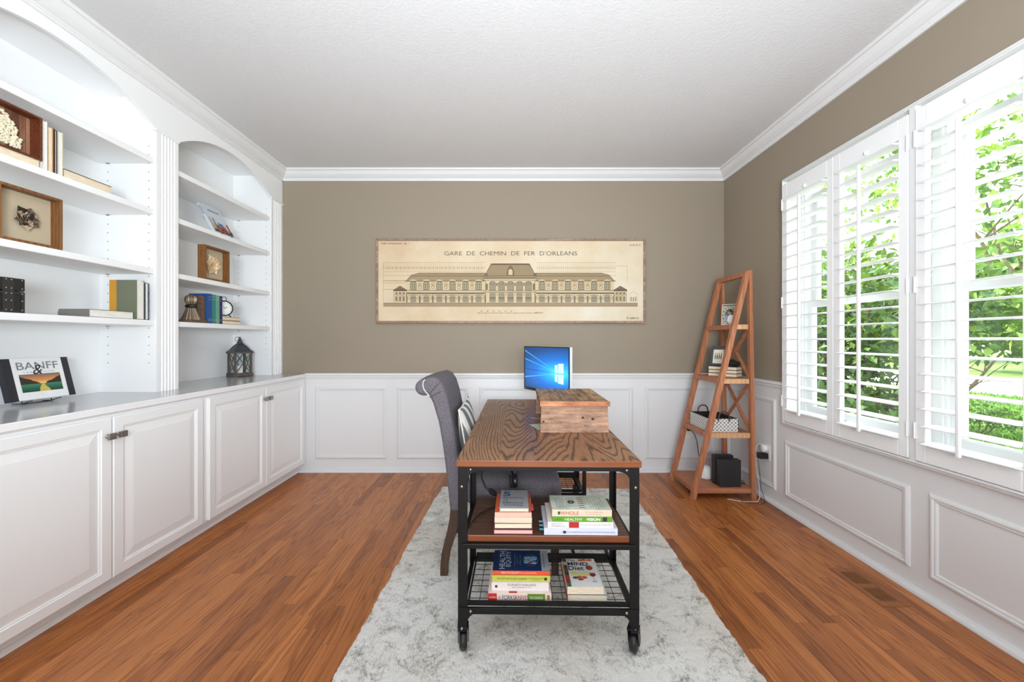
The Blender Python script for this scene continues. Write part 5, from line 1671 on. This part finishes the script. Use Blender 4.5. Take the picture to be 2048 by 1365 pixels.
for s in (-1, 1):
    mb = MB(); pts = [(-.040, s * (hy + .004), .078), (-.042, s * (hy + .005), .105), (-.034, s * (hy + .004), .135), (-.015, s * hy, .152), (.015, s * hy, .152), (.034, s * (hy + .004), .135), (.042, s * (hy + .005), .105), (.040, s * (hy + .004), .078)]
    mb.tube(pts, .0055, 8); h = mb.build('handle', lea, t)
    for q in (-.040, .040):
        mb = MB(); mb.ell((0, 0, 0), (.006, .003, .006)); o = mb.build('rivet', M['nickel'], h); o.location = (q, s * (hy + .010), .084)

# three books and frames, turned towards the room
a0 = Vector((1.600, 3.235)); dirv = Vector((.62, -.78)).normalized()
ang = math.atan2(dirv.y, dirv.x)
g11 = 'plain books stacked on the ladder shelf'
for k, (lab, dx) in enumerate((('tan-paged book on the ladder shelf, bottom of the three', .0), ('tan-paged book on the ladder shelf, middle of the three', .002), ('tan-paged book on the ladder shelf carrying the dark photo frame', .001))):
    # fore edge to the camera: spine on the far side
    w_, d_ = .215, .115
    t = book(lab, w_, d_, .0265, plain((70, 48, 40), .6), (0, 0, 0), 0, g11)
    t.matrix_world = Matrix.Translation((a0.x + dx, a0.y, .9035 + k * .0268)) @ Matrix.Rotation(ang, 4, 'Z') @ Matrix.Translation((w_, d_, 0)) @ Matrix.Rotation(math.pi, 4, 'Z')
def photo_frame(label, px, py, z, w, h, fw, frame_m, ang, lean, picture):
    t = thing('photo_frame', label, 'photo frame', (px, py, z), (0, 0, ang))
    # local x across, faces local -y, leans back by lean
    R = Matrix.Rotation(-lean, 4, 'X')
    mb = MB(); n = R @ Vector((0, -1, 0)); up = R @ Vector((0, 0, 1))
    mb.ring((0, 0, .0015), (1, 0, 0), tuple(up), tuple(n), (-w / 2, w / 2, 0, h), [(0, 0), (0, .012), (fw, .012), (fw, .006)], cap=False)
    mb.build('frame', frame_m, t)
    picture(t, R)
    mb = MB(); mb.bar(tuple(R @ Vector((0, .001, h * .75))), (0, .045, .002), .03, .003, up=(0, 1, 0)); mb.build('strut', plain((22, 22, 22), .8), t)
    return t
def pic_rect(t, R, name, x0, x1, z0, z1, y, mat):
    v = [R @ Vector((x0, y, z0)), R @ Vector((x1, y, z0)), R @ Vector((x1, y, z1)), R @ Vector((x0, y, z1))]
    mb = MB(); mb.add(v, [(0, 1, 2, 3)]); mb.build(name, mat, t, fix=False)
def pic_ell(t, R, name, cx, cz, rx, rz, y, mat):
    mb = MB(); mb.ell((cx, y, cz), (rx, .0006, rz), seg=14, rings=8, mat=R); return mb.build(name, mat, t)
def family(t, R):
    pic_rect(t, R, 'print', -.042, .042, .020, .132, -.006, plain((226, 220, 204), .6))
    for k, c in enumerate(((176, 60, 44), (60, 60, 62), (84, 104, 70), (130, 90, 60))):
        x = -.024 + k * .015
        pic_ell(t, R, 'printed_figure', x, .072, .005, .022, -.0066, plain(c, .7)); pic_ell(t, R, 'printed_figure', x, .099, .0035, .0045, -.0066, plain((60, 40, 34), .7))
    lettering('the adventure', tuple(R @ Vector((0, -.0066, .038))), (1, 0, 0), tuple(R @ Vector((0, 0, 1))), .055, .006, plain((70, 66, 60), .7), t)
photo_frame('dark slate photo frame with small printed figures, standing on three stacked books', 1.665, 3.205, .9845, .118, .160, .017, plain((62, 72, 78), .5), ang, math.radians(12), family)
def couple(t, R):
    pic_rect(t, R, 'mat', -.052, .052, .008, .160, -.006, plain((170, 168, 150), .6))
    pic_ell(t, R, 'photo', .004, .092, .034, .046, -.0064, plain((92, 92, 82), .6))
    pic_ell(t, R, 'photo_person', .008, .112, .013, .017, -.0072, plain((44, 30, 26), .7)); pic_ell(t, R, 'photo_person', .002, .100, .012, .014, -.0075, plain((176, 128, 106), .7))
    pic_ell(t, R, 'photo_person', .012, .050, .024, .036, -.0077, plain((226, 232, 242), .7)); pic_ell(t, R, 'photo_person', -.018, .064, .010, .020, -.0079, plain((128, 150, 164), .7))
    for k in range(14):
        a = k * 2 * math.pi / 14
        pic_ell(t, R, 'floral_spot', .045 * math.cos(a), .084 + .068 * math.sin(a), .005, .004, -.0066, plain((52, 56, 50), .7))
photo_frame('small cream photo frame with a portrait, on the top tier of the ladder shelf', 1.745, 3.19, 1.3105, .110, .172, .006, plain((184, 180, 160), .5), math.radians(-40), math.radians(12), couple)
o = MB()
o.ell((0, 0, .022), (.045, .040, .022), seg=20, rings=12); o.ell((-.012, .005, .038), (.022, .026, .018), seg=16, rings=10)
p = o.build('cap', plain((20, 20, 22), .9), None, loc=(1.752, 3.125, .9855)); tag(p, 'small black cloth cap beside the dark photo frame on the stacked books', 'cap')

# bottom tier
t = thing('wifi_router', 'white dome shaped router at the back of the lowest ladder shelf tier', 'router', (1.560, 3.200, .0845))
mb = MB(); mb.lathe([(.040, 0), (.049, .004), (.051, .018), (.051, .045), (.049, .066), (.043, .084), (.032, .095), (.018, .101), (.004, .103)], 36); mb.build('dome', plain((232, 231, 228), .35), t)
mb = MB(); mb.lathe([(.038, -.0004), (.041, .001)], 30); mb.build('base', plain((120, 120, 118), .6), t)
def perf():
    g = G('perforated_black_plastic', .45)
    sp = g.sep(g.obj()); S = .0075
    row = g.math('FLOOR', g.math('DIVIDE', sp[2], S))
    a = g.math('SUBTRACT', g.math('FRACT', g.math('ADD', g.math('DIVIDE', sp[0], S), g.math('MULTIPLY', row, .5))), .5); b = g.math('SUBTRACT', g.math('FRACT', g.math('DIVIDE', sp[2], S)), .5)
    d = g.math('SQRT', g.math('ADD', g.math('MULTIPLY', a, a), g.math('MULTIPLY', b, b)))
    g.color(g.mix(g.math('LESS_THAN', d, .28), srgb(38, 38, 40), srgb(8, 8, 8)))
    return g.m
t = thing('game_console', 'black upright console with a perforated face on the lowest ladder shelf tier', 'console', (1.640, 3.035, .0845), 0)
mb = MB(); mb.box((-.068, -.038, 0), (.092, .022, .203)); mb.build('front_body', perf(), t, bevel=.002)
mb = MB(); mb.box((-.077, .0225, .004), (.068, .072, .222)); mb.build('rear_body', plain((30, 30, 32), .35), t, bevel=.002)
mb = MB(); mb.box((-.0775, .028, .010), (-.076, .068, .214)); mb.build('side_vent', plain((14, 14, 15), .5), t)
for q in (-.052, .076):
    mb = MB(); mb.ell((q, -.0385, .186), (.003, .001, .003)); mb.build('screw', plain((10, 10, 10), .3), t)

# outlets, plugs and cords
def outlet(label, m):
    t = thing('wall_outlet', label, 'outlet'); t.matrix_world = m
    mb = MB(); mb.box((-.035, 0, -.057), (.035, .005, .057)); mb.build('cover_plate', plain((232, 230, 224), .4), t, bevel=.002)
    for z in (-.022, .022):
        mb = MB(); mb.box((-.016, .005, z - .013), (.016, .0065, z + .013)); mb.build('socket', plain((222, 220, 214), .4), t, bevel=.001)
    return t
mR = Matrix(((0, -1, 0, XW), (1, 0, 0, 2.985), (0, 0, 1, .352), (0, 0, 0, 1)))   # local y -> -X
outlet('white outlet on the window wall carrying a white adapter and a black charger', mR)
mBk = Matrix(((-1, 0, 0, 1.60), (0, -1, 0, YB - WT), (0, 0, 1, .365), (0, 0, 0, 1)))
outlet('white outlet low on the back wall behind the ladder shelf', mBk)
t = ADA = thing('power_adapter', 'round white power adapter plugged into the upper socket of the window wall outlet', 'adapter', (XW - .0068, 2.985, .380))
mb = MB(); mb.lathe([(.024, 0), (.030, .004), (.030, .030), (.026, .036), (.01, .038)], 28, mat=Matrix.Rotation(math.radians(-90), 4, 'Y')); mb.build('body', plain((230, 229, 226), .4), t)
t = CHA = thing('charger', 'black wall charger plugged in under the round white adapter', 'charger', (XW - .0068, 2.985, .326))
mb = MB(); mb.box((-.062, -.024, -.020), (0, .024, .020)); mb.build('body', plain((24, 24, 26), .4), t, bevel=.004)
def hang(parent, pts, r, mat):
    q = Vector(parent.location)
    MB().tube([Vector(p) - q for p in pts], r, 6).build('cord', mat, parent)
hang(ADA, [(1.892, 2.985, .405), (1.868, 2.99, .418), (1.848, 2.995, .400), (1.842, 3.0, .352), (1.846, 3.0, .25), (1.858, 2.998, .16), (1.862, 2.985, .08), (1.850, 2.962, .018), (1.820, 2.935, .0035), (1.765, 2.925, .0035), (1.70, 2.93, .0035), (1.62, 2.98, .0035)], .0024, plain((222, 220, 214), .5))
hang(CHA, [(1.853, 2.985, .318), (1.845, 2.975, .30), (1.85, 2.972, .26), (1.856, 2.968, .18), (1.853, 2.955, .10), (1.858, 2.93, .05), (1.848, 2.895, .012), (1.815, 2.885, .003), (1.775, 2.900, .003), (1.70, 2.925, .0035), (1.68, 2.950, .0035)], .0018, plain((26, 26, 28), .5))
t = thing('router_plug', 'black plug in the back wall outlet with its cable dropping to the router', 'plug', (1.60, YB - WT - .0068, .387))
mb = MB(); mb.box((-.013, -.022, -.012), (.013, 0, .012)); mb.build('plug_body', plain((22, 22, 24), .5), t, bevel=.002)
mb = MB(); mb.tube([(.0, -.020, 0), (.015, -.034, -.006), (.040, -.040, -.035), (.062, -.040, -.10), (.074, -.042, -.20), (.080, -.060, -.27), (.060, -.14, -.295), (.0, -.27, -.300)], .0030, 6); mb.build('cable', plain((22, 22, 24), .5), t)
o = MB().tube([(1.733, 3.06, .11), (1.752, 3.05, .125), (1.768, 3.035, .12), (1.778, 3.03, .10), (1.784, 3.05, .09), (1.770, 3.09, .0875), (1.730, 3.12, .0875)], .0025, 6).build('console_cable', plain((20, 20, 22), .5))
tag(o, 'black cable looping from the right side of the perforated console', 'cable')
# ---------------------------------------------------------------- garden beyond the windows
GZ = -.35
def m_grass():
    g = G('lawn_grass', .9)
    a = g.noise(g.obj(), 1.2, 4); b = g.noise(g.obj(), 60, 3)
    f = g.math('ADD', g.math('MULTIPLY', a, .5), g.math('MULTIPLY', b, .5))
    g.color(g.ramp(f, [(.3, srgb(74, 112, 42)), (.5, srgb(100, 138, 56)), (.7, srgb(130, 162, 74))]))
    return g.m
M['grass'] = m_grass()
def m_gravel():
    g = G('pale_gravel', .9)
    vo = g.n('ShaderNodeTexVoronoi'); g.l(g.obj(), vo.inputs['Vector']); vo.inputs['Scale'].default_value = 22
    g.color(g.mix(g.noise(g.obj(), 3, 3), srgb(170, 166, 156), srgb(222, 220, 212)))
    g.bump(vo.outputs['Distance'], .8, .02); return g.m
mb = MB(); mb.box((-30, -40, GZ - .2), (60, 60, GZ)); o = struct('ground_lawn', mb, M['grass'])
mb = MB(); mb.box((2.15, -3, GZ), (6.4, 9, GZ + .02)); o = struct('ground_gravel_bed', mb, m_gravel())
mb = MB(); mb.box((-9, -14, GZ), (2.1, -2.35, GZ + .02)); o = struct('ground_bounce_slab', mb, plain((206, 205, 202), .9))  # unseen pale slab, added to bounce neutral light in through the rear opening
mb = MB(); mb.box((13.6, -40, GZ), (20.0, 60, GZ + .015)); o = struct('road', mb, plain((196, 196, 198), .9))
M['leafA'] = m_leaf('leaf_dark_green', srgb(34, 62, 30), srgb(58, 92, 44))
M['leafB'] = m_leaf('leaf_mid_green', srgb(64, 100, 42), srgb(92, 132, 58))
M['leafC'] = m_leaf('leaf_light_green', srgb(116, 148, 60), srgb(152, 178, 84))
M['bark'] = wood('grey_brown_bark', srgb(66, 54, 44), srgb(104, 88, 72), srgb(132, 114, 96), 'z', 20, 5, .9)
LM = [M['leafA'], M['leafB'], M['leafC']]
def foliage(blobs, n, size, seed, weights, shell=.55):
    """blobs: (cx, cy, cz, rx, ry, rz); folded pointed leaves"""
    rng = np.random.RandomState(seed)
    vol = np.array([b[3] * b[4] * b[5] for b in blobs]) ** .8; vol = vol / vol.sum()
    which = rng.choice(len(blobs), n, p=vol)
    B = np.array(blobs)[which]
    d = rng.normal(size=(n, 3)); d /= np.linalg.norm(d, axis=1)[:, None]
    rad = shell + (1 - shell) * rng.uniform(0, 1, n) ** .7
    rad *= 1 + .18 * rng.normal(size=n)
    c = B[:, :3] + d * B[:, 3:] * rad[:, None]
    ax = rng.normal(size=(n, 3)) + d * .8 + np.array([0, 0, -.25]); ax /= np.linalg.norm(ax, axis=1)[:, None]
    up = rng.normal(size=(n, 3)) * .7 + np.array([0, 0, 1.0]); side = np.cross(ax, up); side /= np.linalg.norm(side, axis=1)[:, None]
    nn = np.cross(side, ax)
    s = size * rng.uniform(.6, 1.25, n)
    L = ax * s[:, None]; S = side * (s * .30)[:, None]; N = nn * (s * .10)[:, None]
    v = np.stack([c, c + L * .45 + S + N, c + L, c + L * .45 - S + N], 1).reshape(-1, 3)
    i = np.arange(n) * 4
    f = np.concatenate([np.stack([i, i + 1, i + 2], 1), np.stack([i, i + 2, i + 3], 1)])
    mi = rng.choice(len(weights), n, p=np.array(weights) / sum(weights)); mi = np.concatenate([mi, mi])
    return v, f, mi
def leaf_obj(name, blobs, n, size, seed, weights, parent, shell=.55):
    v, f, mi = foliage(blobs, n, size, seed, weights, shell)
    me = bpy.data.meshes.new(name); me.from_pydata(v.tolist(), [], f.tolist())
    for m_ in LM: me.materials.append(m_)
    me.polygons.foreach_set('material_index', mi.astype(np.int32)); me.update()
    o = bpy.data.objects.new(name, me); o.parent = parent; COL.objects.link(o); return o
def branches(parent, base, tips, r, seed, name='branches'):
    rng = random.Random(seed); mb = MB()
    for tip in tips:
        p0 = Vector(base) + Vector((rng.uniform(-.12, .12), rng.uniform(-.12, .12), 0)); p1 = Vector(tip); pts = []
        for k in range(7):
            q = k / 6; p = p0.lerp(p1, q); p += Vector((rng.uniform(-1, 1), rng.uniform(-1, 1), 0)) * .05 * math.sin(math.pi * q) * (p1 - p0).length * .6
            pts.append(p)
        mb.tube(pts, [r * (1 - .75 * k / 6) for k in range(7)], 7)
        for j in range(4):
            k = rng.randrange(2, 6); a = pts[k]; b = a + Vector((rng.uniform(-1, 1), rng.uniform(-1, 1), rng.uniform(.2, 1))) * (p1 - p0).length * .28
            mb.tube([a, a.lerp(b, .5) + Vector((0, 0, .02)), b], [r * .35, r * .25, r * .1], 5)
    return mb.build(name, M['bark'], parent)
def plant(name, label, cat, base, blobs, n, size, seed, weights, tips, r, group=None, shell=.55):
    t = thing(name, label, cat, base, 0, group)
    rb = [(b[0], b[1], b[2], b[3], b[4], b[5]) for b in blobs]
    leaf_obj('foliage', rb, n, size, seed, weights, t, shell)
    branches(t, (0, 0, 0), tips, r, seed)
    return t
# big shrub against the windows
plant('shrub', 'large dense green shrub with many stems filling the two far shutter panels', 'shrub', (4.10, 4.75, GZ),
      [(.0, .0, 1.9, .95, .85, .70), (.3, .7, 1.5, .9, .8, 1.2), (-.35, .2, 1.1, .7, .8, .9), (.35, -.65, 1.95, .75, .60, .50), (.6, -.9, 1.62, .6, .55, .35), (-.2, 1.5, 1.4, .8, .9, 1.3), (.2, .1, .6, .7, .7, .5)],
      9500, .115, 2, (6, 3, 1), [(.1, -.1, 2.2), (.5, .4, 2.1), (-.4, .3, 1.8), (.5, -.7, 2.0), (-.1, .8, 2.0), (.3, .1, 2.4), (-.5, -.1, 1.5), (.8, -.2, 1.7), (.0, 1.2, 1.9)], .040, shell=.35)
plant('shrub', 'bushy shrub with lighter leaves behind the dense one, seen in the widest shutter panel', 'shrub', (6.9, 6.6, GZ),
      [(.3, -.6, 2.05, .75, .7, .42), (.7, -1.2, 2.05, .5, .5, .34), (-.2, .4, 1.9, .8, .8, .6)], 3600, .125, 9, (2, 5, 3), [(.2, -.4, 2.2), (.7, -1.0, 2.1), (-.2, .4, 2.2)], .030)
# young sparse tree whose leaves hang across the upper louvers
plant('tree', 'sparse young tree with pale leaves seen through the upper louvers', 'tree', (9.9, 7.0, GZ),
      [(0, 0, 5.2, 2.6, 2.6, 1.9), (.5, -1.8, 4.4, 1.8, 1.5, 1.2), (-1.0, 1.6, 5.0, 1.6, 1.8, 1.5)], 4200, .17, 5, (1, 4, 5), [(0, 0, 5.5), (1.0, -1.6, 4.6), (-1.2, 1.2, 5.2), (1.4, .8, 5.6), (-.6, -1.4, 5.4), (.5, 1.8, 5.0)], .055, 'garden trees seen through the window', .15)
for k, (x, y, z, rr, sd, lab) in enumerate(((24, 17, 4.2, 3.6, 21, 'round broad tree across the street, behind the widest shutter panel'), (36, 27, 5.2, 4.6, 22, 'tall dense tree farther across the street beyond the road'),
                               (26, 33, 5.5, 5.0, 23, 'large distant tree across the street, seen low in the far shutter panels'), (37, 13, 5.0, 4.6, 24, 'distant tree across the street at the right edge of view'))):
    plant('tree', lab, 'tree', (x, y, GZ), [(0, 0, z, rr, rr, rr * .8), (rr * .5, -rr * .4, z * .8, rr * .6, rr * .6, rr * .5), (-rr * .4, rr * .5, z * .85, rr * .6, rr * .6, rr * .5)],
          3600, .60, sd, (2, 5, 3), [(0, 0, z), (rr * .4, -rr * .3, z), (-rr * .3, rr * .4, z)], .22, 'garden trees seen through the window', .5)
# low shrubs at the gravel edge
for k, (x, y, s, sd, lab) in enumerate(((7.4, 6.3, .9, 31, 'low dark shrub at the gravel edge, left of the twiggy one'), (7.9, 5.45, .7, 32, 'low twiggy shrub at the gravel edge, rightmost in view'), (7.3, 7.5, .9, 33, 'low shrub at the gravel edge mostly behind the large dense shrub'))):
    plant('low_shrub', lab, 'shrub', (x, y, GZ), [(0, 0, .42 * s, .40 * s, .42 * s, .22 * s), (.15, -.2, .34 * s, .25 * s, .25 * s, .16 * s)], 800, .055, sd, (5, 3, 1), [(.2, .1, .5 * s), (-.2, .15, .5 * s), (0, -.25, .45 * s), (.25, -.2, .4 * s)], .012, 'low shrubs along the gravel bed')
# taller grass tufts at the lawn edges
def tufts():
    rng = np.random.RandomState(3); n = 9000
    x = rng.uniform(6.4, 13.6, n); y = x / rng.uniform(1.0, 1.45, n); h = rng.uniform(.04, .10, n)
    a = rng.uniform(0, math.pi, n); w = .006 + x * .0009; lx = rng.normal(size=n) * .03; ly = rng.normal(size=n) * .03
    c = np.stack([x, y, np.full(n, GZ)], 1)
    d = np.stack([np.cos(a) * w, np.sin(a) * w, np.zeros(n)], 1)
    v = np.stack([c - d, c + d, c + np.stack([lx, ly, h], 1)], 1).reshape(-1, 3)
    i = np.arange(n) * 3
    me = bpy.data.meshes.new('lawn_grass_blades'); me.from_pydata(v.tolist(), [], np.stack([i, i + 1, i + 2], 1).tolist()); me.materials.append(M['grass'])
    o = bpy.data.objects.new('lawn_grass_blades', me); COL.objects.link(o)
    tag(o, 'bright green grass blades on the lawn outside', 'grass', kind='stuff')
tufts()
